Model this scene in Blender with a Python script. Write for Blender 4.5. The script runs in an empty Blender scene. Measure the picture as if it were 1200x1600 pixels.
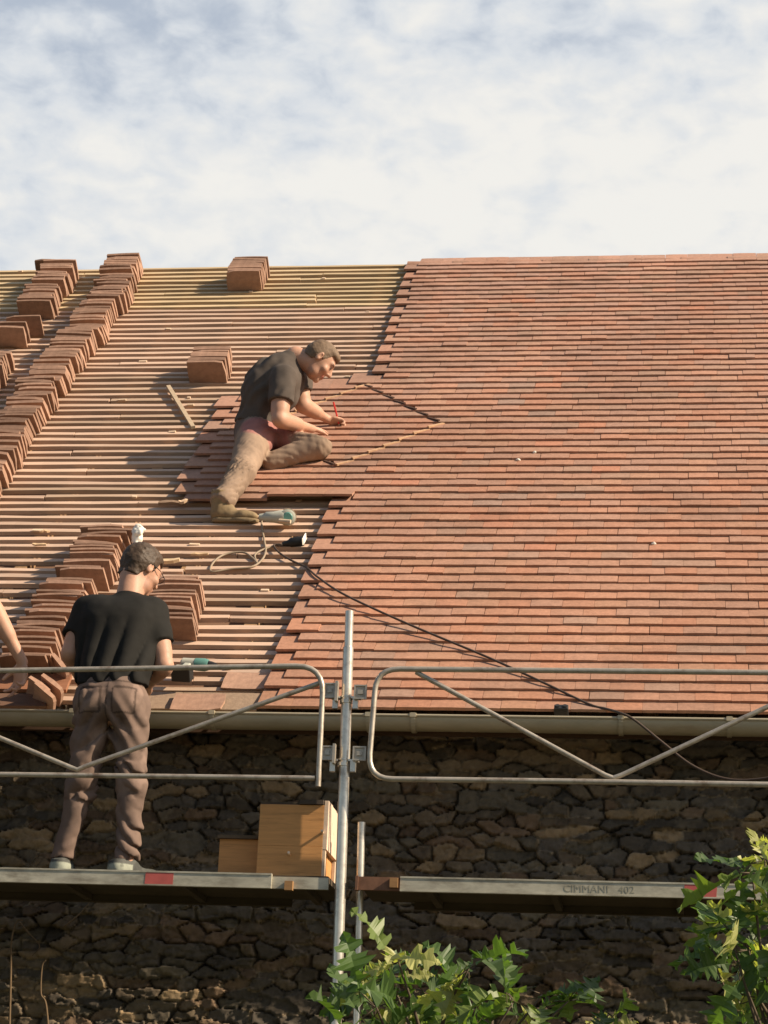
import bpy, bmesh, math, random
import numpy as np
from mathutils import Vector, Matrix
random.seed(7)
RNG = np.random.default_rng(11)
scn = bpy.context.scene
COL = scn.collection

# ------------------------------------------------------------------ camera
F = 3500.0                                   # focal length in photo pixels
PHI = math.radians(43)                       # pitch of the roof
CAM = np.array([1.68605, -10.58073, -2.47901])
M = np.array([[0.9905716, 0.0, -0.1369961],
              [0.1299378, 0.3168430, 0.9395354],
              [0.0434062, -0.9484780, 0.3138557]])
cam = bpy.data.cameras.new('camera'); cam_o = bpy.data.objects.new('camera', cam); COL.objects.link(cam_o)
cam.sensor_fit = 'VERTICAL'; cam.sensor_height = 24.0; cam.sensor_width = 18.0
cam.lens = 24.0 * F / 1600.0
cam.clip_start = 0.1; cam.clip_end = 3000
cam_o.matrix_world = Matrix(((M[0][0], -M[0][1], -M[0][2], CAM[0]), (M[1][0], -M[1][1], -M[1][2], CAM[1]),
                             (M[2][0], -M[2][1], -M[2][2], CAM[2]), (0, 0, 0, 1)))
scn.camera = cam_o

# ------------------------------------------------------------------ light
SUN = np.array([0.80, -0.15, 0.56]); SUN /= np.linalg.norm(SUN)
sun = bpy.data.lights.new('sun', 'SUN'); sun.energy = 5.0; sun.angle = math.radians(0.7); sun.color = (1.0, 0.83, 0.62)
sun_o = bpy.data.objects.new('sun', sun); COL.objects.link(sun_o)
sun_o.rotation_mode = 'QUATERNION'; sun_o.rotation_quaternion = Vector(SUN).to_track_quat('Z', 'Y')
scn.view_settings.view_transform = 'Standard'; scn.view_settings.look = 'None'
scn.view_settings.exposure = 0.62; scn.view_settings.gamma = 1.0
try: scn.view_settings.use_curve_mapping = False
except Exception: pass

world = bpy.data.worlds.new('World'); scn.world = world; world.use_nodes = True

def build_world():
    nt = world.node_tree; nt.nodes.clear(); N = nt.nodes.new; L = nt.links.new
    out = N('ShaderNodeOutputWorld'); bg = N('ShaderNodeBackground'); L(bg.outputs[0], out.inputs[0])
    sky = N('ShaderNodeTexSky'); sky.sky_type = 'NISHITA'; sky.sun_disc = False
    sky.sun_elevation = math.asin(SUN[2]); sky.sun_rotation = math.atan2(SUN[0], SUN[1])
    sky.air_density = 1.0; sky.dust_density = 1.0
    bg.inputs[1].default_value = 0.1
    tc = N('ShaderNodeTexCoord')
    def math_(op, a, b=None, c=None):
        n = N('ShaderNodeMath'); n.operation = op
        for i, v in enumerate((a, b, c)):
            if v is None: continue
            if isinstance(v, (int, float)): n.inputs[i].default_value = v
            else: L(v, n.inputs[i])
        return n.outputs[0]
    def noise(scale, detail, rough, loc, dist=0.0):
        mp = N('ShaderNodeMapping'); L(tc.outputs['Generated'], mp.inputs[0])
        mp.inputs['Location'].default_value = loc; mp.inputs['Scale'].default_value = (1.0, 1.0, 1.7)
        n = N('ShaderNodeTexNoise'); L(mp.outputs[0], n.inputs['Vector'])
        n.inputs['Scale'].default_value = scale; n.inputs['Detail'].default_value = detail
        n.inputs['Roughness'].default_value = rough; n.inputs['Distortion'].default_value = dist
        return n.outputs['Fac']
    def rng(v, a, b, c=0.0, d=1.0, smooth=True):
        n = N('ShaderNodeMapRange'); n.interpolation_type = 'SMOOTHSTEP' if smooth else 'LINEAR'
        L(v, n.inputs['Value']); n.inputs['From Min'].default_value = a; n.inputs['From Max'].default_value = b
        n.inputs['To Min'].default_value = c; n.inputs['To Max'].default_value = d
        return n.outputs[0]
    sep = N('ShaderNodeSeparateXYZ'); L(tc.outputs['Generated'], sep.inputs[0])
    z = sep.outputs[2]; x = sep.outputs[0]; y = sep.outputs[1]
    small = noise(42, 5, 0.5, (3.1, 0.4, 1.7), 0.25)      # small puffs
    big = noise(8.0, 4, 0.5, (1.3, 2.2, 0.6), 0.2)        # banks of cloud
    wisp = noise(70, 4, 0.6, (0.3, 5.2, 2.6), 0.6)
    dens = math_('MULTIPLY_ADD', small, 0.80, math_('MULTIPLY_ADD', big, 0.66, math_('MULTIPLY', wisp, 0.12)))
    # clouds thicken towards the horizon and in the sunny (east) half
    dens = math_('ADD', dens, rng(z, 0.43, 0.545, 0.25, -0.03))
    dens = math_('ADD', dens, rng(x, -0.32, 0.02, -0.17, 0.08))
    north = rng(y, -0.1, 0.75)
    cover = math_('MULTIPLY', rng(dens, 0.52, 0.84), rng(north, 0.0, 1.0, 0.10, 1.0))
    thick = rng(dens, 0.72, 1.10)
    white = N('ShaderNodeMix'); white.data_type = 'RGBA'
    white.inputs[6].default_value = (4.5, 4.75, 5.05, 1); white.inputs[7].default_value = (5.75, 5.65, 5.4, 1); L(thick, white.inputs[0])
    blue = N('ShaderNodeMix'); blue.data_type = 'RGBA'; blue.inputs[0].default_value = 0.8
    L(sky.outputs[0], blue.inputs[6]); blue.inputs[7].default_value = (3.4, 3.75, 4.25, 1)
    # away from the cloud bank (the south, behind the viewer) the sky is blue, dimmed to deepen the shade
    base = N('ShaderNodeMix'); base.data_type = 'RGBA'; L(north, base.inputs[0])
    dim = N('ShaderNodeMix'); dim.data_type = 'RGBA'; dim.blend_type = 'MULTIPLY'; dim.inputs[0].default_value = 1.0; L(sky.outputs[0], dim.inputs[6]); dim.inputs[7].default_value = (0.68, 0.66, 0.64, 1); L(dim.outputs[2], base.inputs[6]); L(blue.outputs[2], base.inputs[7])
    mix = N('ShaderNodeMix'); mix.data_type = 'RGBA'; L(cover, mix.inputs[0]); L(base.outputs[2], mix.inputs[6]); L(white.outputs[2], mix.inputs[7])
    L(mix.outputs[2], bg.inputs[0])
build_world()

# ------------------------------------------------------------------ geometry helpers
SR, CR = math.sin(PHI), math.cos(PHI)
UPS = np.array([0, CR, SR]); NRM = np.array([0, -SR, CR])

def ray(px, py):
    return M @ np.array([(px - 600) / F, (py - 800) / F, 1.0])
def PY(px, py, y):                     # the point of the vertical plane Y = y seen there
    r = ray(px, py); t = (y - CAM[1]) / r[1]; return CAM + t * r
def PR(px, py, h=0.0):                 # the point h above the roof plane seen there
    r = ray(px, py); t = (h - NRM @ CAM) / (NRM @ r); return CAM + t * r
def RS(px, py, h=0.0):
    p = PR(px, py, h); return p[0], p @ UPS
def RP(x, s, h=0.0):                   # roof coordinates: along, up the slope, above the battens
    return np.array([x, 0, 0]) + s * UPS + h * NRM

def lerp(a, b, t): return a + (b - a) * t
def fade(t): return t * t * (3 - 2 * t)
def vnoise(p, seed=0):                 # value noise in any dimension, 0..1
    p = np.asarray(p, dtype=np.float64); i = np.floor(p).astype(np.int64); f = fade(p - i); d = p.shape[-1]
    out = 0
    for c in range(2 ** d):
        w = 1.0; h = np.full(p.shape[:-1], seed * 7919 + 13, dtype=np.int64)
        for k in range(d):
            b = (c >> k) & 1
            w = w * (f[..., k] if b else 1 - f[..., k])
            h = (h * 374761393 + (i[..., k] + b) * 668265263) & 0x7fffffff
            h = ((h ^ (h >> 13)) * 1274126177) & 0x7fffffff
        out = out + w * ((h ^ (h >> 16)) & 0xffff) / 65535.0
    return out
def fbm(p, seed=0, oct=4, gain=0.5):
    p = np.asarray(p, dtype=np.float64); a, s, t = 1.0, 0.0, 0.0
    for k in range(oct):
        s = s + a * vnoise(p * 2 ** k, seed + k * 31); t += a; a *= gain
    return s / t

class MB:
    """Collects geometry (with a colour per face) for ONE mesh object."""
    def __init__(self): self.v = []; self.f = []; self.c = []; self.m = []
    def add(self, verts, faces, col=(1, 1, 1), mi=0):
        o = len(self.v); self.v.extend([tuple(map(float, p)) for p in verts])
        for f in faces: self.f.append(tuple(o + i for i in f)); self.c.append(tuple(col)); self.m.append(mi)
    def hexa(self, p, col=(1, 1, 1), mi=0):     # 8 corners: bottom 0-3 counter-clockwise, top 4-7
        self.add(p, [(3, 2, 1, 0), (4, 5, 6, 7), (0, 1, 5, 4), (1, 2, 6, 5), (2, 3, 7, 6), (3, 0, 4, 7)], col, mi)
    def box(self, c, ax, ay, az, col=(1, 1, 1), mi=0):   # centre and three half axes
        c, ax, ay, az = map(np.asarray, (c, ax, ay, az))
        self.hexa([c - ax - ay - az, c + ax - ay - az, c + ax + ay - az, c - ax + ay - az,
                   c - ax - ay + az, c + ax - ay + az, c + ax + ay + az, c - ax + ay + az], col, mi)
    def aabb(self, lo, hi, col=(1, 1, 1), mi=0):
        lo, hi = np.asarray(lo, float), np.asarray(hi, float); h = (hi - lo) / 2
        self.box((lo + hi) / 2, (h[0], 0, 0), (0, h[1], 0), (0, 0, h[2]), col, mi)
    def tube(self, pts, r, n=10, col=(1, 1, 1), cap=True, mi=0, squash=None):
        pts = [np.asarray(p, float) for p in pts]; rs = r if hasattr(r, '__len__') else [r] * len(pts)
        rings = []; prev = None
        for i, p in enumerate(pts):
            t = pts[min(i + 1, len(pts) - 1)] - pts[max(i - 1, 0)]; t = t / (np.linalg.norm(t) + 1e-12)
            if prev is None:
                a = np.array([0, 0, 1.0]) if abs(t[2]) < 0.9 else np.array([1.0, 0, 0])
                u = np.cross(t, a)
            else: u = prev - t * (prev @ t)
            u /= np.linalg.norm(u); prev = u; w = np.cross(t, u)
            rings.append([p + rs[i] * (math.cos(a) * u + math.sin(a) * w) for a in np.linspace(0, 2 * math.pi, n, endpoint=False)])
        v = [q for rg in rings for q in rg]; f = []
        for i in range(len(pts) - 1):
            for k in range(n):
                a, b = i * n + k, i * n + (k + 1) % n
                f.append((a, b, b + n, a + n))
        if cap: f.append(tuple(range(n - 1, -1, -1))); f.append(tuple(range((len(pts) - 1) * n, len(pts) * n)))
        self.add(v, f, col, mi)
    def ball(self, c, rx, ry=None, rz=None, n=10, col=(1, 1, 1)):
        ry = ry or rx; rz = rz or rx; v = []; f = []
        for i in range(1, n):
            for k in range(2 * n):
                th, ph = math.pi * i / n, math.pi * k / n
                v.append((c[0] + rx * math.sin(th) * math.cos(ph), c[1] + ry * math.sin(th) * math.sin(ph), c[2] + rz * math.cos(th)))
        for i in range(n - 2):
            for k in range(2 * n):
                a, b = i * 2 * n + k, i * 2 * n + (k + 1) % (2 * n); f.append((a, a + 2 * n, b + 2 * n, b))
        f.append(tuple(range(2 * n))); f.append(tuple(range((n - 2) * 2 * n + 2 * n - 1, (n - 2) * 2 * n - 1, -1)))
        self.add(v, f, col)
    def build(self, name, mats, parent=None, smooth=False, bevel=0, angle=None):
        me = bpy.data.meshes.new(name); me.from_pydata(self.v, [], self.f)
        mats = mats if isinstance(mats, (list, tuple)) else [mats]
        for m in mats: me.materials.append(m)
        if len(mats) > 1: me.polygons.foreach_set('material_index', self.m)
        at = me.color_attributes.new('Col', 'FLOAT_COLOR', 'CORNER')
        tot = np.array([len(f) for f in self.f]); c = np.ones((len(tot), 4), np.float32); c[:, :3] = np.array(self.c, np.float32)[:, :3]
        at.data.foreach_set('color', np.repeat(c, tot, axis=0).ravel())
        if smooth: me.polygons.foreach_set('use_smooth', [True] * len(self.f))
        me.update()
        o = bpy.data.objects.new(name, me); COL.objects.link(o)
        if parent is not None: o.parent = parent
        if bevel:
            b = o.modifiers.new('bevel', 'BEVEL'); b.width = bevel; b.segments = 2; b.limit_method = 'ANGLE'; b.angle_limit = math.radians(40)
        if angle and smooth:
            e = o.modifiers.new('split', 'EDGE_SPLIT'); e.split_angle = math.radians(angle)
        return o

def tag(o, label=None, cat=None, group=None, kind=None):
    if label: o['label'] = label
    if cat: o['category'] = cat
    if group: o['group'] = group
    if kind: o['kind'] = kind
    return o
def empty(name, loc=(0, 0, 0)):
    o = bpy.data.objects.new(name, None); o.location = tuple(map(float, loc)); o.empty_display_size = 0.1; COL.objects.link(o); return o
def fix(root):                         # children were built in world space: keep them there
    bpy.context.view_layer.update()
    inv = Matrix.Translation(-Vector(root.location))
    for ch in root.children: ch.matrix_parent_inverse = inv
    return root
def thing(name, loc, label, cat, group=None): return tag(empty(name, loc), label, cat, group)

# ------------------------------------------------------------------ materials
def mat(name, col=(0.5, 0.5, 0.5), rough=0.7, metal=0.0, attr=True, var=0.15, scale=12.0, stretch=(1, 1, 1), dark=(0.6, 0.6, 0.6),
        bump=0.0, bscale=60.0, rand=0.0, coat=0.0, spec=0.4, stain=None, stain_scale=3.0, stain_lo=0.55, stain_hi=0.75, coord='Object', bdist=0.002):
    m = bpy.data.materials.new(name); m.use_nodes = True; nt = m.node_tree; N = nt.nodes.new; L = nt.links.new
    b = nt.nodes['Principled BSDF']; b.inputs['Roughness'].default_value = rough; b.inputs['Metallic'].default_value = metal
    b.inputs['Specular IOR Level'].default_value = spec
    tc = N('ShaderNodeTexCoord'); mp = N('ShaderNodeMapping'); L(tc.outputs[coord], mp.inputs[0]); mp.inputs['Scale'].default_value = stretch
    def mul(a, bb):
        n = N('ShaderNodeMix'); n.data_type = 'RGBA'; n.blend_type = 'MULTIPLY'; n.inputs[0].default_value = 1.0
        for s, v in ((6, a), (7, bb)):
            if isinstance(v, tuple): n.inputs[s].default_value = (*v, 1)
            else: L(v, n.inputs[s])
        return n.outputs[2]
    cur = col
    if attr:
        a = N('ShaderNodeAttribute'); a.attribute_name = 'Col'; cur = mul(a.outputs['Color'], col)
    if rand:
        oi = N('ShaderNodeObjectInfo'); r = N('ShaderNodeMapRange'); L(oi.outputs['Random'], r.inputs[0]); r.inputs[3].default_value = 1 - rand; r.inputs[4].default_value = 1 + rand
        cur = mul(cur if not isinstance(cur, tuple) else cur, r.outputs[0])
    if var:
        n = N('ShaderNodeTexNoise'); L(mp.outputs[0], n.inputs['Vector']); n.inputs['Scale'].default_value = scale; n.inputs['Detail'].default_value = 6; n.inputs['Roughness'].default_value = 0.65
        r = N('ShaderNodeMapRange'); L(n.outputs['Fac'], r.inputs[0]); r.inputs[1].default_value = 0.25; r.inputs[2].default_value = 0.75
        r.inputs[3].default_value = 1 - var; r.inputs[4].default_value = 1 + var
        cur = mul(cur, r.outputs[0])
    if stain:
        n = N('ShaderNodeTexNoise'); L(mp.outputs[0], n.inputs['Vector']); n.inputs['Scale'].default_value = stain_scale; n.inputs['Detail'].default_value = 5; n.inputs['Roughness'].default_value = 0.7
        r = N('ShaderNodeMapRange'); L(n.outputs['Fac'], r.inputs[0]); r.inputs[1].default_value = stain_lo; r.inputs[2].default_value = stain_hi
        x = N('ShaderNodeMix'); x.data_type = 'RGBA'; L(r.outputs[0], x.inputs[0])
        if isinstance(cur, tuple): x.inputs[6].default_value = (*cur, 1)
        else: L(cur, x.inputs[6])
        x.inputs[7].default_value = (*stain, 1); cur = x.outputs[2]
    if isinstance(cur, tuple): b.inputs['Base Color'].default_value = (*cur, 1)
    else: L(cur, b.inputs['Base Color'])
    if bump:
        n = N('ShaderNodeTexNoise'); L(mp.outputs[0], n.inputs['Vector']); n.inputs['Scale'].default_value = bscale; n.inputs['Detail'].default_value = 5
        bn = N('ShaderNodeBump'); bn.inputs['Strength'].default_value = bump; bn.inputs['Distance'].default_value = bdist; L(n.outputs['Fac'], bn.inputs['Height']); L(bn.outputs[0], b.inputs['Normal'])
    return m

MT = {}
MT['tile'] = mat('laid_clay_tile', (1, 1, 1), 0.88, var=0.20, scale=38, bump=0.7, bscale=80, spec=0.15, stain=(0.20, 0.125, 0.09), stain_scale=1.3, stain_lo=0.50, stain_hi=0.88)
MT['loose'] = mat('loose_clay_tile', (0.325, 0.198, 0.140), 0.88, rand=0.26, var=0.24, scale=24, bump=0.5, bscale=60, spec=0.2)
MT['batten'] = mat('new_batten_wood', (1, 1, 1), 0.75, var=0.16, scale=5, stretch=(0.6, 9, 9), bump=0.3, bscale=40, spec=0.2)
MT['rafter'] = mat('old_rafter_wood', (0.36, 0.22, 0.12), 0.8, var=0.25, scale=6, stretch=(8, 1, 1), spec=0.2)
MT['dark_board'] = mat('old_dark_board', (0.20, 0.12, 0.08), 0.85, var=0.35, scale=4, stretch=(1, 5, 5), spec=0.2)
MT['stone'] = mat('rubble_stone', (1, 1, 1), 0.9, var=0.28, scale=30, bump=1.0, bscale=45, spec=0.15, bdist=0.004)
MT['zinc'] = mat('weathered_zinc', (0.44, 0.38, 0.265), 0.55, metal=0.25, var=0.15, scale=5, stretch=(1, 3, 3), stain=(0.30, 0.22, 0.13), stain_scale=2.5, stain_lo=0.55, stain_hi=0.8)
MT['steel'] = mat('galvanised_steel', (0.66, 0.61, 0.52), 0.28, metal=0.6, var=0.2, scale=25, spec=0.5, stain=(0.34, 0.29, 0.24), stain_scale=12, stain_lo=0.52, stain_hi=0.74, bump=.15, bscale=50)
MT['rail'] = mat('dull_rail_steel', (0.44, 0.39, 0.32), 0.40, metal=0.45, var=0.22, scale=20, stain=(0.20, 0.14, 0.10), stain_scale=11, stain_lo=0.50, stain_hi=0.72, bump=.2, bscale=60)
MT['alu'] = mat('dirty_deck_metal', (0.46, 0.43, 0.34), 0.6, metal=0.2, var=0.28, scale=9, stretch=(1, 1, 3), stain=(0.20, 0.17, 0.125), stain_scale=5, stain_lo=0.46, stain_hi=0.74)
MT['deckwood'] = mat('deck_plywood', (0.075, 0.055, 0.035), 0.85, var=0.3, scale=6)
MT['rust'] = mat('rusty_iron', (0.20, 0.10, 0.06), 0.8, metal=0.2, var=0.35, scale=25)
MT['paint'] = mat('red_paint', (0.46, 0.10, 0.085), 0.6, var=0.2, scale=16)
MT['ink'] = mat('faded_dark_ink', (0.30, 0.28, 0.215), 0.6, attr=False, metal=0.15, var=0.35, scale=40)
MT['ply'] = mat('pine_board', (0.56, 0.275, 0.095), 0.7, var=0.22, scale=3.5, stretch=(1.2, 8, 14), bump=0.2, bscale=20, stain=(0.24, 0.12, 0.04), stain_scale=2.6, stain_lo=0.58, stain_hi=0.80)
MT['pale_wood'] = mat('pale_sawn_wood', (0.56, 0.43, 0.31), 0.75, var=0.18, scale=5, stretch=(2, 8, 8))
MT['black'] = mat('black_plastic', (0.018, 0.018, 0.018), 0.5, var=0.1)
MT['grey_plastic'] = mat('pale_grey_plastic', (0.45, 0.45, 0.38), 0.5, var=0.12)
MT['teal'] = mat('teal_plastic', (0.10, 0.24, 0.21), 0.5, var=0.15)
MT['cable'] = mat('grey_cable', (0.30, 0.23, 0.16), 0.6, var=0.15)
MT['dark_cable'] = mat('brown_cable', (0.075, 0.05, 0.035), 0.6, var=0.15)
MT['white'] = mat('white_cloth', (0.78, 0.74, 0.66), 0.85, var=0.1)
MT['red'] = mat('red_lacquer', (0.55, 0.03, 0.025), 0.4, var=0.1)
MT['ground'] = mat('dry_ground', (0.06, 0.06, 0.03), 0.95, attr=False, var=0.4, scale=1.5)
# ================================================================== the setting
def ground():
    n = 60; xs = np.concatenate([[-900, -200], np.linspace(-40, 40, n), [200, 900]]); ys = np.concatenate([[-600, -150], np.linspace(-40, 30, n), [150, 900]])
    m = MB(); v = []; 
    for y in ys:
        for x in xs: v.append((x, y, -4.1 + 0.05 * (fbm(np.array([x * 0.7, y * 0.7]), 3) - 0.5)))
    k = len(xs); m.add(v, [(j * k + i, j * k + i + 1, (j + 1) * k + i + 1, (j + 1) * k + i) for j in range(len(ys) - 1) for i in range(k - 1)])
    tag(m.build('ground', MT['ground'], smooth=True), kind='structure')
ground()

# ------------------------------------------------------------------ the barn
barn = thing('barn', (0, 0.22, -4.1), 'long rubble stone barn with a half retiled clay roof and bare battens', 'barn')

def grid_mesh(name, P, C, material, parent):
    ny, nx = P.shape[:2]; me = bpy.data.meshes.new(name)
    idx = np.arange(nx * ny).reshape(ny, nx)
    q = np.stack([idx[:-1, :-1], idx[:-1, 1:], idx[1:, 1:], idx[1:, :-1]], -1).reshape(-1, 4)
    me.vertices.add(nx * ny); me.vertices.foreach_set('co', P.reshape(-1).astype(np.float32))
    me.loops.add(q.size); me.loops.foreach_set('vertex_index', q.ravel().astype(np.int32))
    me.polygons.add(len(q)); me.polygons.foreach_set('loop_start', np.arange(0, q.size, 4, dtype=np.int32)); me.polygons.foreach_set('loop_total', np.full(len(q), 4, np.int32))
    a = me.color_attributes.new('Col', 'FLOAT_COLOR', 'POINT'); c = np.ones((nx * ny, 4), np.float32); c[:, :3] = C.reshape(-1, 3); a.data.foreach_set('color', c.ravel())
    me.polygons.foreach_set('use_smooth', np.ones(len(q), bool)); me.materials.append(material); me.update(); me.validate()
    o = bpy.data.objects.new(name, me); COL.objects.link(o); o.parent = parent; return o

def hash01(i, j, k):
    h = (i.astype(np.int64) * 374761393 + j.astype(np.int64) * 668265263 + k * 974634777) & 0x7fffffff
    h = ((h ^ (h >> 13)) * 1274126177) & 0x7fffffff
    return ((h ^ (h >> 16)) & 0xffff) / 65535.0
def rubble(x, z):
    """height and colour of irregular coursed rubble at the wall points x, z"""
    p = np.stack([x, z], -1)
    wx = x + 0.09 * (fbm(p * 5, 5, 3) - 0.5) + 0.010 * (fbm(p * 28, 8, 2) - 0.5)
    wz = z + 0.055 * (fbm(p * np.array([3.0, 6.0]), 6, 3) - 0.5) + 0.009 * (fbm(p * 30, 9, 2) - 0.5)
    cw, chh = 0.115, 0.054
    gz = wz / chh; j0 = np.floor(gz).astype(int); f1 = np.full(x.shape, 9.0); ci = np.zeros(x.shape, int); cj = np.zeros(x.shape, int); cz = np.zeros(x.shape); cxx = np.zeros(x.shape)
    gx = wx / cw; i0 = np.floor(gx).astype(int); cand = []
    for dj in (-2, -1, 0, 1, 2):
        for di in (-2, -1, 0, 1, 2):
            i, j = i0 + di, j0 + dj
            sx = i + 0.5 + 0.8 * (hash01(i, j, 1) - 0.5) + 0.5 * (j & 1); sz = j + 0.5 + 0.7 * (hash01(i, j, 2) - 0.5)
            dx, dz = (gx - sx), (gz - sz); d = np.sqrt(dx * dx + dz * dz)
            # neighbouring cells fuse into longer and taller stones
            ph = (j * 7) % 3; ib = (i + ph) // 3; ia = (i + ph) // 2; jb = j // 2
            big = hash01(ib, jb, 61) < 0.26; lng = hash01(ia, j, 62) < 0.62
            pi = np.where(big, ib * 3, np.where(lng, ia * 2, i)); pj = np.where(big, jb * 2, j); key = pi * 100003 + pj * 31 + np.where(big, 7, np.where(lng, 3, 1))
            cand.append((d, key, pi, pj, dx, dz)); up = d < f1; f1 = np.where(up, d, f1)
            ci = np.where(up, pi, ci); cj = np.where(up, pj, cj); cz = np.where(up, dz, cz); cxx = np.where(up, dx, cxx); k1 = key if len(cand) == 1 else np.where(up, key, k1)
    f2 = np.full(x.shape, 9.0)
    for d, key, *_ in cand: f2 = np.where((key != k1) & (d < f2), d, f2)
    e = f2 - f1
    r1, r2, r3, r4 = hash01(ci, cj, 11), hash01(ci, cj, 12), hash01(ci, cj, 13), hash01(ci, cj, 14)
    wd = 0.02 + 0.05 * fbm(p * 5, 81, 2); face = np.clip((e - wd) / 0.075, 0, 1); face = face * face * (3 - 2 * face)
    rough = fbm(np.stack([x * 22 + r1 * 9, z * 30], -1), 21, 4) - 0.5
    h = face * (0.026 + 0.034 * r2) + face * (0.016 * cz * (r3 - 0.5) + 0.022 * cxx * (r1 - 0.5)) * 2 + face * rough * 0.020 + (1 - face) * 0.02 * rough
    crk = np.abs(fbm(np.stack([x * 7 + r1 * 5, z * 16 + r2 * 7], -1), 23, 3) - 0.5); h = h - face * 0.012 * np.clip(1 - crk / 0.035, 0, 1)
    h += 0.05 * (fbm(p * 1.1, 33, 2) - 0.5)
    pal = np.array([[0.100, 0.078, 0.054], [0.118, 0.088, 0.058], [0.080, 0.066, 0.050], [0.130, 0.088, 0.056], [0.108, 0.090, 0.064], [0.200, 0.142, 0.082], [0.088, 0.074, 0.058]])
    c = 1.12 * pal[(r4 * 6.999).astype(int)] * (0.66 + 0.7 * r3)[..., None]
    sp = fbm(np.stack([x * 9, z * 13], -1), 41, 4)[..., None]
    c = c * (0.82 + 0.36 * sp)
    lich = np.clip((fbm(p * 14, 52, 3) - 0.60) / 0.12, 0, 1)[..., None]
    mort = np.array([0.27, 0.205, 0.13]) * (0.6 + 0.7 * fbm(p * 34, 61, 3))[..., None]
    gapm = (1 - np.clip((e - 0.03) / 0.06, 0, 1))[..., None]; c = c * (1 - 0.35 * gapm)
    joint = (1 - np.clip((e - 0.04) / 0.13, 0, 1)) * np.clip((fbm(p * 9, 71, 3) - 0.49) / 0.07, 0, 1)
    joint = joint[..., None]
    c = c * (1 - joint) + mort * joint
    c = c * (1 - 0.3 * lich) + np.array([0.22, 0.175, 0.115]) * 0.3 * lich
    # blobs of mortar that stand nearly flush in some joints
    h = h + joint[..., 0] * 0.040 * (0.5 + rough)
    return h, c
WALL_Y = 0.26
def wall_patch(x0, x1, z0, z1, step):
    xs = np.linspace(x0, x1, int(round((x1 - x0) / step)) + 1); zs = np.linspace(z0, z1, int(round((z1 - z0) / step)) + 1)
    X, Z = np.meshgrid(xs, zs); h, c = rubble(X, Z)
    return np.stack([X, WALL_Y - h, Z], -1), c
Pw, Cw = wall_patch(-2.6, 3.0, -1.9, 0.1, 0.0075)
grid_mesh('stone_wall', Pw, Cw, MT['stone'], barn)
for (a, b, c_, d) in ((-8.0, -2.6, -1.9, 0.1), (3.0, 5.0, -1.9, 0.1), (-8.0, 5.0, -4.2, -1.9)):
    Pw, Cw = wall_patch(a, b, c_, d, 0.03); grid_mesh('stone_wall', Pw, Cw, MT['stone'], barn)
m = MB()
m.aabb((-8.0, WALL_Y + 0.04, -4.2), (5.0, WALL_Y + 0.5, 0.06), (0.09, 0.065, 0.045))
Yr = 7.03 * CR; Zr = 7.03 * SR
for x in (-8.0, 4.6):                    # gable walls
    v = [(x, WALL_Y + 0.5, -4.2), (x, 2 * Yr - WALL_Y - 0.5, -4.2), (x, 2 * Yr - WALL_Y - 0.5, 0.3), (x, Yr, Zr - 0.35), (x, WALL_Y + 0.5, 0.3)]
    w = [(p[0] + 0.4, p[1], p[2]) for p in v]
    m.add(v + w, [(4, 3, 2, 1, 0), (5, 6, 7, 8, 9)] + [(i, (i + 1) % 5, 5 + (i + 1) % 5, 5 + i) for i in range(5)], (0.09, 0.065, 0.045))
m.build('gable_wall', MT['stone'], barn)

# roof boards under the battens, rafters, battens
G = 0.0993
XL, XR = -8.2, 4.9
m = MB(); a = RP(XL, 0.10, -0.10); b = RP(XR, 0.10, -0.10); c = RP(XR, 7.02, -0.10); d = RP(XL, 7.02, -0.10)
t = NRM * -0.02
m.hexa([a + t, b + t, c + t, d + t, a, b, c, d])
# back slope
a2 = np.array([XL, 2 * Yr - a[1], a[2]]); b2 = np.array([XR, 2 * Yr - b[1], b[2]])
m.hexa([c + (0, 0.03, -0.08), d + (0, 0.03, -0.08), a2, b2, c + (0, 0.03, 0.02), d + (0, 0.03, 0.02), a2 + (0, 0, 0.1), b2 + (0, 0, 0.1)])
m.build('roof_boards', MT['dark_board'], barn)
m = MB(); m.aabb((XL, 0.012, -0.085), (XR, 0.034, -0.004), (.5, .5, .5)); m.build('eaves_shade_board', MT['dark_board'], barn)  # dark board added to keep the eaves gap behind the gutter dark
k = 0; xs = []
x = -0.66
while x > XL: xs.append(x); x -= 0.487
for x in xs:
    m = MB(); w = 0.035
    p0, p1 = RP(x, 0.06, -0.062), RP(x, 7.0, -0.062)
    m.box((p0 + p1) / 2, (w, 0, 0), (p1 - p0) / 2, NRM * 0.037, (random.uniform(.85, 1.15),) * 3)
    m.build('rafter', MT['rafter'], barn)
NB = 70
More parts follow.
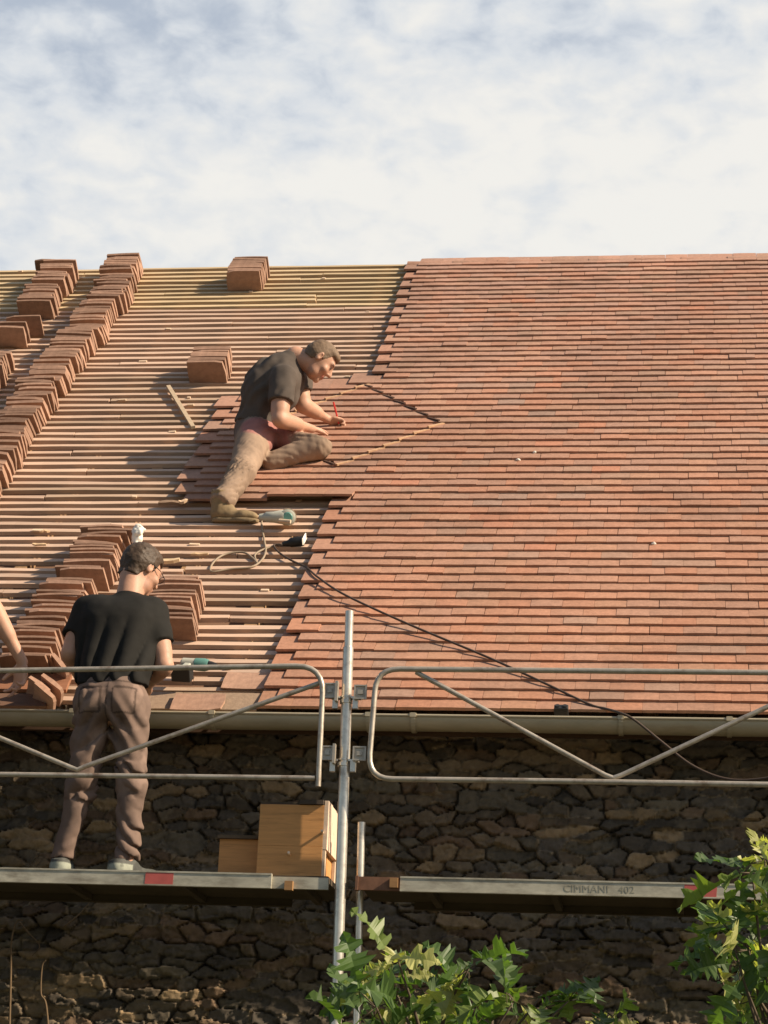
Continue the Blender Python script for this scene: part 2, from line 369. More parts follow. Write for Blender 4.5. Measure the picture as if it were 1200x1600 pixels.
for i in range(1, NB + 1):
    m = MB(); s0 = i * G + 0.06; x = XL + random.uniform(0, .3)
    xe = 0.15 if not (4.3 > s0 > 2.6) else -0.3
    while x < xe:
        n = random.choice((3, 4, 5, 6, 8)); x2 = min(x + n * 0.487, xe + 0.2)
        w = random.uniform(0.0165, 0.0215); th = random.uniform(0.019, 0.025)
        ds = random.uniform(-0.007, 0.007); sk = random.uniform(-0.006, 0.006)
        if s0 < 2.6 and random.random() < 0.35: ds += random.uniform(-0.015, 0.012); sk *= 2.5
        tone = random.uniform(0.85, 1.12)
        if s0 > 6.1: base = np.array([0.66, 0.50, 0.30])
        elif random.random() < 0.18: base = np.array([0.56, 0.40, 0.28])
        else: base = np.array([0.68, 0.48, 0.35])
        base = base * tone * np.array([0.83, 0.83, 0.85])
        seg = np.linspace(x + 0.002, x2 - 0.002, max(2, int((x2 - x) / 0.25)))
        for q in range(len(seg) - 1):
            u0, u1 = seg[q], seg[q + 1]; wob = lambda u: ds + sk * (u - x) / (x2 - x) + 0.004 * math.sin(u * 3.1 + i) + 0.003 * math.sin(u * 7.3 + 2 * i)
            ww = lambda u: w + 0.002 * math.sin(u * 9 + i * 3)
            sA, sB = s0 + wob(u0), s0 + wob(u1); wA, wB = ww(u0), ww(u1)
            zt = 0.0; zz = -0.025
            zt = th - 0.02
            c4 = [(u0, sA - wA), (u1, sB - wB), (u1, sB + wB), (u0, sA + wA)]
            v = [RP(a, b, zz) for a, b in c4] + [RP(a, b, zt) for a, b in c4]
            f = [(3, 2, 1, 0), (4, 5, 6, 7), (0, 1, 5, 4), (2, 3, 7, 6)]
            if q == 0: f.append((3, 0, 4, 7))
            if q == len(seg) - 2: f.append((1, 2, 6, 5))
            m.add(v, f, base * random.uniform(.96, 1.04))
        x = x2 + (random.choice((0, 0, 0.003, 0.006)))
    # knots, nail heads and splinters where the lath crosses a rafter
    for xr in xs:
        if xr < xe and random.random() < 0.10:
            p = RP(xr + random.uniform(-.03, .03), s0 + random.uniform(-.02, .02), 0.004)
            m.box(p, (random.uniform(.01, .03), random.uniform(-.004, .004), 0), UPS * random.uniform(.006, .012), NRM * 0.006, np.array([0.66, 0.5, 0.36]))
    m.build('batten', MT['batten'], barn)

# ------------------------------------------------------------------ laid tiles
TW, TL, TT = 0.170, 0.262, 0.0168
D_TOP, D_RIGHT, D_BOT, D_LEFT = (-0.482, 4.343), (0.098, 3.666), (-0.481, 2.977), (-1.06, 3.666)
def x_on(p, q, s): return p[0] + (q[0] - p[0]) * (s - p[1]) / (q[1] - p[1])
def edges(s):                        # left and right diamond edge at height s, with their slopes
    if not D_BOT[1] < s < D_TOP[1]: return []
    if s > D_RIGHT[1]: l, r = (D_LEFT, D_TOP), (D_TOP, D_RIGHT)
    else: l, r = (D_LEFT, D_BOT), (D_RIGHT, D_BOT)
    out = []
    for side, (p, q) in (('l', l), ('r', r)):
        kind = 'lip' if (side == 'l') == (s > D_RIGHT[1]) else 'gap'
        out.append((x_on(p, q, s), (q[0] - p[0]) / (q[1] - p[1]), kind))
    return out
def left_edge(i, s):
    half = TW / 2 if i % 2 else 0.0
    if s < 2.47: return -0.435 + half + random.uniform(-.012, .012)
    if s < 4.12: return -1.43 + half * 1.3 + random.uniform(-.025, .025)
    if s < 4.3: return -1.06 + random.uniform(-.01, .01)
    if s < 4.40: return -0.60
    return -0.475 + half + random.uniform(-.012, .012) - 0.018 * (s - 5.5)
tiles = MB(); lips = MB()
def lay(xa, xb, s, h0, dh, col, ka=0.0, kb=0.0, lift=0.0, tl=TL, skew=0.0):
    """one tile: butt at s, head at s + tl; ka, kb = slope of its left and right side"""
    cam_ = random.uniform(0.0004, 0.0016); v = []; n = 4
    tt = TT * random.uniform(.9, 1.1)
    for layer in (0, 1):
        for row in (0, 1):
            for q in range(n):
                t = q / (n - 1); ss = s + row * tl
                x = lerp(xa + ka * row * G * 1.0, xb + kb * row * G * 1.0, t)
                h = lerp(h0 + dh, 0.001, row) + layer * tt + cam_ * (1 - (2 * t - 1) ** 2) + lift * (1 - row)
                v.append(RP(x, ss + skew * (t - .5) * (1 - row), h))
    I = lambda l, r, q: l * 2 * n + r * n + q
    f = []
    for q in range(n - 1):
        f += [(I(1, 0, q), I(1, 0, q + 1), I(1, 1, q + 1), I(1, 1, q)), (I(0, 1, q), I(0, 1, q + 1), I(0, 0, q + 1), I(0, 0, q)),
              (I(0, 0, q), I(0, 0, q + 1), I(1, 0, q + 1), I(1, 0, q)), (I(1, 1, q), I(1, 1, q + 1), I(0, 1, q + 1), I(0, 1, q))]
    f += [(I(0, 1, 0), I(0, 0, 0), I(1, 0, 0), I(1, 1, 0)), (I(0, 0, n - 1), I(0, 1, n - 1), I(1, 1, n - 1), I(1, 0, n - 1))]
    tiles.add(v, f, col)
    # worn pale arris along the butt
PALS = np.array([0.91, 0.875, 0.86]) * np.array([[0.425, 0.240, 0.168], [0.415, 0.245, 0.178], [0.40, 0.238, 0.172], [0.43, 0.232, 0.158], [0.395, 0.243, 0.182], [0.42, 0.250, 0.175]])
def tile_col(x, s):
    b = PALS[random.randrange(len(PALS))].copy()
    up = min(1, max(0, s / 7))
    b = b * lerp(np.array([1.05, 1.00, 0.94]), np.array([1.06, 1.11, 1.17]), up)  # oranger low, paler high: a veil of glare put into the tile colour
    r = random.random()
    if r < 0.06: b = np.array([0.36, 0.225, 0.165])
    elif r < 0.075: b = np.array([0.45, 0.215, 0.14])
    elif r < 0.09: b = np.array([0.34, 0.225, 0.175])
    b *= 0.80 + 0.40 * fbm(np.array([x * 0.9, s * 0.9]), 77)
    return b * random.uniform(0.94, 1.06)
i = 0
while True:
    s = 0.010 + i * G
    if s > 6.93: break
    xl = left_edge(i, s); x = xl; ph = random.uniform(-0.012, 0.012)
    es = edges(s + G * 0.5)
    srow = 0.004 * math.sin(i * 1.7)
    x = xl
    while x < XR - 0.3:
        w = TW * random.uniform(0.975, 1.02); gap = random.choice((0.0008, 0.001, 0.001, 0.0012, 0.0015, 0.002, 0.004))
        xa, xb = x, x + w; x = xb + gap
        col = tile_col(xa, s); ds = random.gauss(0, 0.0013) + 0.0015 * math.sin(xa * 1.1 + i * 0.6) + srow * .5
        lift = abs(random.gauss(0, 0.0007)) + (random.uniform(.002, .005) if random.random() < .025 else 0); sk = random.gauss(0, 0.0012)
        h0, dh = 0.001, 2.0 * TT
        if 2.48 < s < 2.54 and -0.97 < xa < -0.47: lift = 0.03; 
        cuts = [(e, k, kd) for e, k, kd in es if xa < e < xb]
        if not cuts: lay(xa, xb, s + ds, h0, dh, col, lift=lift, skew=sk)
        else:
            e, k, kd = cuts[0]; g2 = 0.010 if kd == 'gap' else 0.002
            e0 = e - k * G * 0.5
            if e0 - g2 - xa > 0.012: lay(xa, e0 - g2, s + ds, h0, dh, col, kb=k, lift=lift)
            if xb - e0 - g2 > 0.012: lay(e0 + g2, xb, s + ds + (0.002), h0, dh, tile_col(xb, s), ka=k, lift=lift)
    for e, k, kd in es:
        if e < xl: continue
        p, q = RP(e - k * G * 0.56, s - 0.004, 2 * TT + TT + 0.006), RP(e + k * G * 0.50, s + G * 1.0, 2 * TT + 0.004)
        ax = (q - p) / 2; side = np.cross(ax / np.linalg.norm(ax), NRM)
        if kd == 'lip': lips.box((p + q) / 2, ax, side * 0.009, NRM * 0.006, np.array([0.56, 0.36, 0.22]) * random.uniform(.92, 1.06))
        else: lips.box((p + q) / 2 + NRM * 0.003, ax * 0.90, side * 0.0075, NRM * 0.004, np.array([0.085, 0.05, 0.038]))
    if i == 0:
        x = xl - 0.004
        while x > -1.02:
            lay(x - 0.20, x, s, 0.004, 0.006, np.array([0.30, 0.215, 0.15]) * random.uniform(.9, 1.1), tl=0.185); x -= 0.203
    i += 1
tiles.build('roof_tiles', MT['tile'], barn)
lips.build('diamond_inlay', MT['tile'], barn)
# ridge tiles over the finished part
m = MB(); x = -0.50
while x < XR - 0.3:
    w = 0.36 * random.uniform(.97, 1.03); n = 10; R0 = 0.085; v = []
    col = lerp(np.array([0.36, 0.235, 0.175]), np.array([0.40, 0.21, 0.15]), random.random()) * random.uniform(.9, 1.1)
    for j, xx in enumerate((x, x + w)):
        for rr in (R0 + 0.008 * (1 - j), R0 - 0.014):
            for q in range(n + 1):
                a = math.pi * (0.02 + 0.96 * q / n)
                v.append((xx, Yr - 0.005 - rr * 1.15 * math.cos(a), Zr - 0.064 + rr * 0.80 * math.sin(a)))
    k = n + 1; f = []
    for q in range(n):
        f += [(q, q + 1, 2 * k + q + 1, 2 * k + q), (k + q + 1, k + q, 3 * k + q, 3 * k + q + 1), (q + 1, q, k + q, k + q + 1), (2 * k + q, 2 * k + q + 1, 3 * k + q + 1, 3 * k + q)]
    f += [(0, k, 3 * k, 2 * k)[::-1], (n, k + n, 3 * k + n, 2 * k + n)]
    m.add(v, f, col); x += w - 0.012
m.build('ridge_tiles', MT['tile'], barn, smooth=True, angle=40)

# ------------------------------------------------------------------ gutter (half round, with straps)
m = MB(); n = 14; R0 = 0.062; yc, zc = -0.066, -0.022; v = []
ring = []
for rr in (R0, R0 - 0.004):
    seq = [(yc - rr * math.cos(math.pi * q / n), zc - rr * math.sin(math.pi * q / n)) for q in range(n + 1)]
    ring += seq if rr == R0 else seq[::-1]
for xx in np.linspace(XL, XR, 40):
    for (yy, zz) in ring: v.append((xx, yy, zz + 0.002 * math.sin(xx * 2.3)))
k = len(ring); f = []
for j in range(39):
    for q in range(k): f.append((j * k + q, j * k + (q + 1) % k, (j + 1) * k + (q + 1) % k, (j + 1) * k + q))
m.add(v, f)
m.tube([(XL, yc - R0, zc + 0.003), (XR, yc - R0, zc + 0.003)], 0.0075, 8)
gut = m.build('gutter', MT['zinc'], barn, smooth=True, angle=35)
for px in (112, 330, 575, 645, 970, 1140):
    x = PY(px, 1128, -0.128)[0]; m = MB(); rr = R0 + 0.003
    pts = [(yc - rr * math.cos(a), zc - rr * math.sin(a)) for a in np.linspace(-0.25, math.pi * 0.95, 14)]
    v = []; 
    for (yy, zz) in pts: v += [(x - 0.011, yy, zz), (x + 0.011, yy, zz)]
    m.add(v, [(2 * q, 2 * q + 1, 2 * q + 3, 2 * q + 2) for q in range(13)])
    m.aabb((x - 0.015, yc - R0 - 0.012, zc - 0.006), (x + 0.015, yc - R0 + 0.01, zc + 0.014))
    o = m.build('bracket', MT['zinc'], gut); md = o.modifiers.new('thick', 'SOLIDIFY'); md.thickness = 0.004
# rough plates hanging under the gutter
fix(barn)

# ================================================================== scaffold
YS = -0.80
ZD = -0.905                                # top of the deck
def pole_x(z): return 0.121 - 0.0172 * (z - 0.308)
pole = thing('scaffold_pole', (pole_x(-4.1), YS, -4.1), 'tall shiny galvanised scaffold pole standing between the two guard rails', 'scaffold pole')
m = MB(); zt = 0.308; zj = PY(540, 1012, YS)[2]
m.tube([(pole_x(-4.08), YS, -4.08), (pole_x(zj), YS, zj)], 0.0242, 20); m.build('tube', MT['steel'], pole, smooth=True, angle=40)
m = MB(); m.tube([(pole_x(zj) + 0.001, YS, zj), (pole_x(zt), YS, zt)], 0.0195, 18); m.tube([(pole_x(zj - .004), YS, zj - 0.012), (pole_x(zj + .004), YS, zj + .004)], [0.0245, 0.0205], 18)
m.build('spigot', MT['steel'], pole, smooth=True, angle=40)
m = MB(); m.aabb((pole_x(-4.1) - .08, YS - .08, -4.1), (pole_x(-4.1) + .08, YS + .08, -4.085)); m.build('base_plate', MT['rust'], pole)
for py in (1092, 1190):
    c = PY(541 if py < 1100 else 537, py, YS); m = MB()
    m.tube([c + (0, 0, -0.022), c + (0, 0, -0.006)], 0.029, 18); m.tube([c + (0, 0, 0.004), c + (0, 0, 0.012)], 0.0265, 18)
    for sx in (-1, 1):                     # rosette lugs
        m.aabb(c + (min(sx * .024, sx * .068), -0.02, -0.001), c + (max(sx * .024, sx * .068), 0.02, 0.008))
        m.aabb(c + (min(sx * .034, sx * .058), -0.028, -0.05), c + (max(sx * .034, sx * .058), -0.004, -0.003))
    m.build('rosette', MT['steel'], pole, smooth=True, angle=35)
fix(pole)

def bend(p, q, r, c, n=7):                 # rounded corner at c between directions to p and q
    p, q, c = map(np.asarray, (p, q, c)); u = (p - c) / np.linalg.norm(p - c); w = (q - c) / np.linalg.norm(q - c)
    a, b = c + u * r, c + w * r; return [(1 - t) ** 2 * a + 2 * t * (1 - t) * c + t * t * b for t in np.linspace(0, 1, n)]
YG = -0.845
def S(px, py, dy=0.0): return PY(px, py, YG + dy)
def guard(label, tubes, braces, plates, hook):
    root = thing('guard_rail', S(*hook) * np.array([1, 1, 1]), label, 'guard rail', 'scaffold guard rails')
    for nm, pts, r in tubes:
        m = MB(); m.tube(pts, r * .88, 12); m.build(nm, MT['rail'], root, smooth=True, angle=45)
    for pts in braces:
        m = MB(); m.tube(pts, 0.0112, 10); m.build('brace', MT['rail'], root, smooth=True, angle=45)
    for (x0, y0, x1, y1, side) in plates:
        a, b = S(x0, y1, 0.01), S(x1, y0, 0.01); m = MB()
        m.aabb((a[0], YG + 0.004, a[2]), (b[0], YG + 0.010, b[2]))
        w, hh = b[0] - a[0], b[2] - a[2]
        for (u0, v0, u1, v1) in ((0, 0, 1, .1), (0, .9, 1, 1), (0, .1, .12, .9), (.88, .1, 1, .9), (.3, .35, .7, .65)):
            m.aabb((a[0] + u0 * w, YG - 0.004, a[2] + v0 * hh), (a[0] + u1 * w, YG + 0.004, a[2] + v1 * hh))
        if side > 0: m.aabb((b[0], YG - 0.012, a[2] - 0.03 if False else a[2] - 0.015), (b[0] + 0.012, YG + 0.03, b[2] + 0.008))
        m.build('bracket_plate', MT['rail'], root)
    return fix(root)
L0 = -4.2
def ext(p, q, x):                          # carry the line p-q on to the given x
    p, q = np.asarray(p), np.asarray(q); return p + (q - p) * (x - p[0]) / (q[0] - p[0])
tl, tr = S(0, 1048), S(506, 1040); vb = S(497, 1229)
bl, br = S(0, 1210), S(492, 1216)
frame = [ext(tl, tr, L0)] + [lerp(tl, tr, t) for t in (0, .3, .6)] + bend(tl, vb, 0.13, tr) + [vb]
v0 = S(118, 1203)
lv = S(0, 1153) + (0, 0.0, 0)
guard('grey tubular guard rail in front of the standing roofer, left of the pole',
      [('frame_tube', frame, 0.0145), ('bottom_tube', [ext(bl, br, L0), br], 0.0135)],
      [[ext(S(118, 1203, .012), S(0, 1153, .012), -2.9), S(0, 1153, .012), S(110, 1199, .012), S(121, 1203, .012), S(132, 1198, .012), S(500, 1067, .012)]],
      [(507, 1068, 525, 1091, 1), (503, 1166, 521, 1188, 1)], (497, 1229))
tl, tr = S(577, 1045), S(1200, 1051); c1 = S(580, 1216); br = S(1200, 1226)
frame = [ext(tl, tr, 4.3), tr, S(900, 1048)] + bend(S(900, 1048), c1, 0.11, S(587, 1045)) + bend(S(587, 1045), S(900, 1221), 0.11, S(575, 1217)) + [S(900, 1221), br, ext(S(900, 1221), br, 4.3)]
guard('grey tubular guard rail before the finished tiles, right of the pole',
      [('frame_tube', frame, 0.0145)],
      [[S(650, 1050, .012), S(945, 1211, .012), S(958, 1216, .012)], [S(958, 1216, .012), S(972, 1211, .012), S(1200, 1104, .012), ext(S(972, 1211, .012), S(1200, 1104, .012), 2.6)]],
      [(553, 1071, 574, 1093, -1), (551, 1167, 573, 1189, -1)], (580, 1216))

# decks
def deck(x0, x1, xa, xb, label, marks, extra):
    root = thing('scaffold_deck', ((x0 + x1) / 2, YS + 0.3, ZD - 0.06), label, 'scaffold deck', 'scaffold decks')
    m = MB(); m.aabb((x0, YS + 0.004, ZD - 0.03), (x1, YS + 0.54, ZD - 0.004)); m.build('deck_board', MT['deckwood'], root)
    zl, zr = -0.9725, -0.9725
    for yb, nm in ((YS - 0.02, 'edge_beam'), (YS + 0.52, 'edge_beam')):
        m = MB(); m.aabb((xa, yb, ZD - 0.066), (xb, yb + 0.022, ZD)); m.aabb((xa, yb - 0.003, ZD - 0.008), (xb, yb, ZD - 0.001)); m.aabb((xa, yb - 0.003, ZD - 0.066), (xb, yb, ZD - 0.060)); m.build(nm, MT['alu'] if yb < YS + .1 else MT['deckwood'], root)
    for x in np.arange(x0 + 0.3, x1, 0.55): m = MB(); m.aabb((x, YS + 0.006, ZD - 0.058), (x + 0.03, YS + 0.518, ZD - 0.031)); m.build('cross_rib', MT['deckwood'], root)
    for (p0, p1) in marks:
        a, b = PY(p0, 1380, YS - .024)[0], PY(p1, 1380, YS - .024)[0]
        m = MB(); 
        pts = []; K = 14
        for q in range(K + 1): pts.append((lerp(a, b, q / K), ZD - 0.0085))
        e = [(x, YS - 0.0208, z) for x, z in pts] + [(x, YS - 0.0208, ZD - 0.0595) for x, z in pts]
        e = [(x + random.uniform(-.002, .002), y, z) for x, y, z in e]
        m.add(e, [(q + K + 1, q + K + 2, q + 1, q) for q in range(K)]); o = m.build('paint_mark', MT['paint'], root)
        md = o.modifiers.new('t', 'SOLIDIFY'); md.thickness = 0.001; md.offset = 0
    extra(root); return fix(root)
xg = PY(425, 1380, YS)[0]
def ex_l(root):
    m = MB(); m.aabb((xg, YS - 0.006, ZD - 0.064), (0.088, YS + 0.014, ZD - 0.012)); m.build('end_plate', MT['alu'], root)
    c = PY(452, 1384, YS - 0.02); m = MB(); m.aabb(c + (-.02, -.012, -.02), c + (.016, .02, .02), (.55, .6, .7)); m.build('wedge', MT['ply'], root)
def ex_r(root):
    a, b = PY(556, 1380, YS)[0], PY(626, 1380, YS)[0]
    m = MB(); m.aabb((a, YS - 0.012, ZD - 0.062), (b, YS + 0.012, ZD - 0.004)); m.aabb((a, YS - 0.02, ZD - .064), (a + .012, YS + .02, ZD - .002)); m.build('end_plate', MT['rust'], root)
    c = PY(617, 1380, YS - 0.02); m = MB(); m.aabb(c + (-.022, -.012, -.02), c + (.014, .015, .022), (.55, .6, .7)); m.build('wedge', MT['ply'], root)
    c = PY(880, 1402, YS - .024)
    cu = bpy.data.curves.new('stamped_text', 'FONT'); cu.body = 'CIMMANI   402'; cu.size = 0.045; cu.extrude = 0.0003; cu.space_character = 1.05
    o = bpy.data.objects.new('stamped_text', cu); COL.objects.link(o); o.location = (c[0], YS - 0.0206, ZD - 0.052); o.rotation_euler = (math.pi / 2, 0, 0); cu.materials.append(MT['ink']); bpy.context.view_layer.update()
    me = bpy.data.meshes.new_from_object(o.evaluated_get(bpy.context.evaluated_depsgraph_get())); me.materials.clear(); me.materials.append(MT['ink'])
    o2 = bpy.data.objects.new('stamped_text', me); COL.objects.link(o2); o2.matrix_world = o.matrix_world.copy(); bpy.data.objects.remove(o); o2.name = 'stamped_text'; o2.parent = root
deck(-4.2, 0.085, -4.2, xg, 'grey metal scaffold deck with the standing roofer and wooden box on it', [(226, 270)], ex_l)
deck(PY(557, 1380, YS)[0], 4.4, PY(626, 1380, YS)[0], 4.4, 'grey metal scaffold deck with red mark and faded lettering, right of the pole', [(1070, 1120)], ex_r)

# inner standard, nearer the wall
p0, p1 = PY(565, 1285, YS + 0.15), PY(557, 1600, YS + 0.15)
pole2 = thing('scaffold_pole', (ext(p0[[2, 0, 1]], p1[[2, 0, 1]], -4.1)[1], YS + .15, -4.1), 'thin short metal tube poking up beside the deck gap, right of the tall pole', 'scaffold pole')
q = p1 + (p1 - p0) * (-4.1 - p1[2]) / (p1[2] - p0[2])
m = MB(); m.tube([q, p0], 0.0165, 14); m.build('tube', MT['steel'], pole2, smooth=True, angle=40)
m = MB(); m.aabb(q + (-.06, -.06, 0), q + (.06, .06, .012)); m.build('base_plate', MT['rust'], pole2); fix(pole2)

# ------------------------------------------------------------------ wooden box on the left deck
def crate():
    YF = -0.74; a = PY(400, 1368, YF); b = PY(507, 1258, YF); root = thing('wooden_box', (a[0] + .1, YF + .2, ZD), 'stepped pine board box standing on the left deck beside the pole', 'wooden box')
    x0, x1, z1 = a[0], b[0], b[2]; d = 0.33; t = 0.018; zb = ZD + 0.001
    m = MB(); zs = [zb, lerp(zb, z1, .42), z1]
    for q in range(2): m.aabb((x0, YF + .0006 * q, zs[q] + .0002), (x1, YF + t, zs[q + 1] - .0002), np.array([1, 1, 1]) * (1, .96)[q])
    m.build('front_panel', MT['ply'], root, bevel=0.0015)
    m = MB(); m.aabb((x0, YF + t, zb), (x0 + t, YF + d, z1)); m.aabb((x0 + t, YF + d - t, zb), (x1 - t, YF + d, z1)); m.build('back_panel', MT['ply'], root)
    m = MB(); zm = lerp(zb, z1, 0.38)
    for q, (ya, yb) in enumerate(((YF + .001, YF + d * .36), (YF + d * .37, YF + d * .68), (YF + d * .69, YF + d))): m.aabb((x1, ya, zm), (x1 + 0.02, yb, z1 + 0.02 - .004 * q), (1.25, 1.25, 1.3))
    m.build('side_panel', MT['pale_wood'], root, bevel=0.0015)
    m = MB(); m.aabb((x1 - t, YF + t, zb), (x1 - .001, YF + d - t, zm)); m.build('side_panel', MT['ply'], root)
    m = MB(); m.aabb((x1 + .001, YF + .002, zb), (x1 + .014, YF + .03, zm - .002), (1.1, 1.1, 1.1)); m.build('corner_post', MT['pale_wood'], root)
    m = MB(); m.aabb((x1 + .001, YF + d - .04, zb), (x1 + .014, YF + d - .002, zm - .002)); m.build('corner_post', MT['pale_wood'], root)
    xa = lerp(x0, x1, 0.62); m = MB(); m.aabb((x0 + .002, YF + .012, z1 + .001), (x1 - .002, YF + d, z1 + .014)); m.aabb((xa, YF - .012, z1 + .0015), (x1 - .004, YF + .1, z1 + .022), (.8, .8, .9)); m.build('lid', MT['deckwood'], root)
    # low compartment, set back
    YL = YF + 0.10; c = PY(340, 1368, YL); e = PY(398, 1312, YL); xl, zl = c[0], e[2]; m = MB(); zs = [zb, zl]
    for q in range(1): m.aabb((xl, YL, zs[q]), (x0 - .001, YL + t, zs[q + 1]), np.array([.97, .93, .92]))
    m.aabb((xl, YL + t, zb), (xl + t, YF + d, zl)); m.aabb((xl + t, YF + d - t, zb), (x0 - .001, YF + d, zl)); m.build('low_compartment', MT['ply'], root)
    m = MB(); m.aabb((xl - .008, YL - .02, zl + .001), (x0 - .003, YF + d, zl + .016), (1.5, 1.4, 1.3)); m.build('low_lid', MT['deckwood'], root)
    for (px, py) in ((452, 1335), (504, 1301)):
        p = PY(px, py, YF); m = MB(); m.tube([p, p + (0.002, -0.03, .004)], 0.006, 8, (1.4, 1.4, 1.4)); m.build('peg', MT['pale_wood'], root)
    fix(root)
crate()
# ================================================================== people: one implicit surface per body, hair and garment
def nrm(v): v = np.asarray(v, float); return v / (np.linalg.norm(v) + 1e-12)
class Field:
    """signed distance sampled on a grid; shapes are blended in, then skinned by surface nets"""
    def __init__(self, lo, hi, h):
        self.h = h; self.lo = np.asarray(lo, float) - 3 * h
        n = np.ceil((np.asarray(hi, float) + 3 * h - self.lo) / h).astype(int) + 1
        self.n = n; self.D = np.full(n, 0.5, np.float32)
    def _win(self, lo, hi):
        a = np.maximum(np.floor((np.asarray(lo) - self.lo) / self.h).astype(int), 0); b = np.minimum(np.ceil((np.asarray(hi) - self.lo) / self.h).astype(int) + 1, self.n)
        if np.any(b <= a): return None, None
        sl = tuple(slice(a[k], b[k]) for k in range(3))
        ax = [self.lo[k] + self.h * np.arange(a[k], b[k]) for k in range(3)]
        return sl, np.stack(np.meshgrid(*ax, indexing='ij'), -1)
    def _put(self, sl, d, k, mode='add'):
        o = self.D[sl]; d = d.astype(np.float32)
        if mode == 'add':
            if k > 0:
                t = np.clip(0.5 + 0.5 * (o - d) / k, 0, 1); self.D[sl] = o * (1 - t) + d * t - k * t * (1 - t)
            else: self.D[sl] = np.minimum(o, d)
        else:
            if k > 0:
                t = np.clip(0.5 - 0.5 * (o + d) / k, 0, 1); self.D[sl] = o * (1 - t) - d * t + k * t * (1 - t)
            else: self.D[sl] = np.maximum(o, -d)
    def cap(self, a, b, ra, rb=None, k=0.02, mode='add', flat=False, squash=None):
        a, b = np.asarray(a, float), np.asarray(b, float); rb = ra if rb is None else rb; R = max(ra, rb) * (1.6 if squash is not None else 1) + 2.2 * k + 2 * self.h
        sl, P = self._win(np.minimum(a, b) - R, np.maximum(a, b) + R)
        if sl is None: return
        ab = b - a; L2 = ab @ ab + 1e-12; t = np.clip(((P - a) @ ab) / L2, 0, 1); q = P - a - t[..., None] * ab
        if squash is not None:             # (direction, factor): thinner along that direction
            dv, fac = nrm(squash[0]), squash[1]; c = q @ dv; q = q + (c * (1 / fac - 1))[..., None] * dv
        d = np.sqrt((q ** 2).sum(-1)) - (ra + (rb - ra) * t)
        if flat: d = np.maximum(d, (P - b) @ (ab / math.sqrt(L2)))
        self._put(sl, d, k, mode)
    def ell(self, c, r, ax=None, k=0.02, mode='add'):
        c = np.asarray(c, float); r = np.asarray(r, float); R = r.max() + 2.2 * k + 2 * self.h
        sl, P = self._win(c - R, c + R)
        if sl is None: return
        q = P - c
        if ax is not None: q = q @ np.array(ax).T
        k0 = np.sqrt(((q / r) ** 2).sum(-1)); k1 = np.sqrt(((q / r ** 2) ** 2).sum(-1)) + 1e-9
        d = k0 * (k0 - 1) / k1; d = np.where(k0 < 1e-3, -r.min(), d)
        self._put(sl, d, k, mode)
    def grid(self):
        ax = [self.lo[k] + self.h * np.arange(self.n[k]) for k in range(3)]; return np.stack(np.meshgrid(*ax, indexing='ij'), -1)
    def cut(self, p, n, k=0.0):            # keep the side the normal points away from
        G_ = self.grid(); d = ((G_ - np.asarray(p)) @ nrm(n)).astype(np.float32); self.D = np.maximum(self.D, d)
    def near(self):                        # indices and positions of the cells close to the surface
        I = np.argwhere(np.abs(self.D) < 0.045); return I, self.lo + self.h * I
    def displace(self, fn):
        I, P = self.near(); self.D[I[:, 0], I[:, 1], I[:, 2]] += fn(P).astype(np.float32)
    def mesh(self, name, material, parent, colour=None):
        D = self.D; n = D.shape; S_ = D < 0
        c = np.zeros(tuple(k - 1 for k in n), np.int8)
        for a in (0, 1):
            for b in (0, 1):
                for e in (0, 1): c += S_[a:n[0] - 1 + a, b:n[1] - 1 + b, e:n[2] - 1 + e]
        act = (c > 0) & (c < 8); I = np.argwhere(act); K = len(I); ids = np.full(act.shape, -1, np.int32); ids[act] = np.arange(K)
        cor = np.array([(a, b, e) for a in (0, 1) for b in (0, 1) for e in (0, 1)])
        V = np.stack([D[I[:, 0] + o[0], I[:, 1] + o[1], I[:, 2] + o[2]] for o in cor], 1)
        acc = np.zeros((K, 3)); cnt = np.zeros(K)
        for p in range(8):
            for q in range(p + 1, 8):
                if np.abs(cor[p] - cor[q]).sum() != 1: continue
                a, b = V[:, p], V[:, q]; mk = (a < 0) != (b < 0); t = np.where(mk, a / np.where(mk, a - b, 1), 0)
                acc += mk[:, None] * (cor[p] + t[:, None] * (cor[q] - cor[p])); cnt += mk
        pos = self.lo + self.h * (I + acc / cnt[:, None])
        quads = []
        for ax in range(3):
            o1, o2 = (ax + 1) % 3, (ax + 2) % 3
            sa = [slice(None)] * 3; sb = [slice(None)] * 3; sa[ax] = slice(0, n[ax] - 1); sb[ax] = slice(1, n[ax])
            ch = S_[tuple(sa)] != S_[tuple(sb)]; E_ = np.argwhere(ch); ok = (E_[:, o1] > 0) & (E_[:, o2] > 0) & (E_[:, o1] < n[o1] - 1) & (E_[:, o2] < n[o2] - 1); E_ = E_[ok]
            ins = S_[E_[:, 0], E_[:, 1], E_[:, 2]]
            def cell(d1, d2):
                C_ = E_.copy(); C_[:, o1] -= d1; C_[:, o2] -= d2; return ids[C_[:, 0], C_[:, 1], C_[:, 2]]
            q = np.stack([cell(1, 1), cell(0, 1), cell(0, 0), cell(1, 0)], 1)
            q[~ins] = q[~ins][:, ::-1]; quads.append(q)
        q = np.concatenate(quads)
        q = q[(q >= 0).all(1)]
        # a little smoothing
        for it in range(2):
            s = np.zeros_like(pos); w = np.zeros(K)
            for a, b in ((0, 1), (1, 2), (2, 3), (3, 0)):
                np.add.at(s, q[:, a], pos[q[:, b]]); np.add.at(w, q[:, a], 1); np.add.at(s, q[:, b], pos[q[:, a]]); np.add.at(w, q[:, b], 1)
            pos = pos * 0.6 + 0.4 * s / np.maximum(w, 1)[:, None]
        me = bpy.data.meshes.new(name); me.vertices.add(K); me.vertices.foreach_set('co', pos.ravel().astype(np.float32))
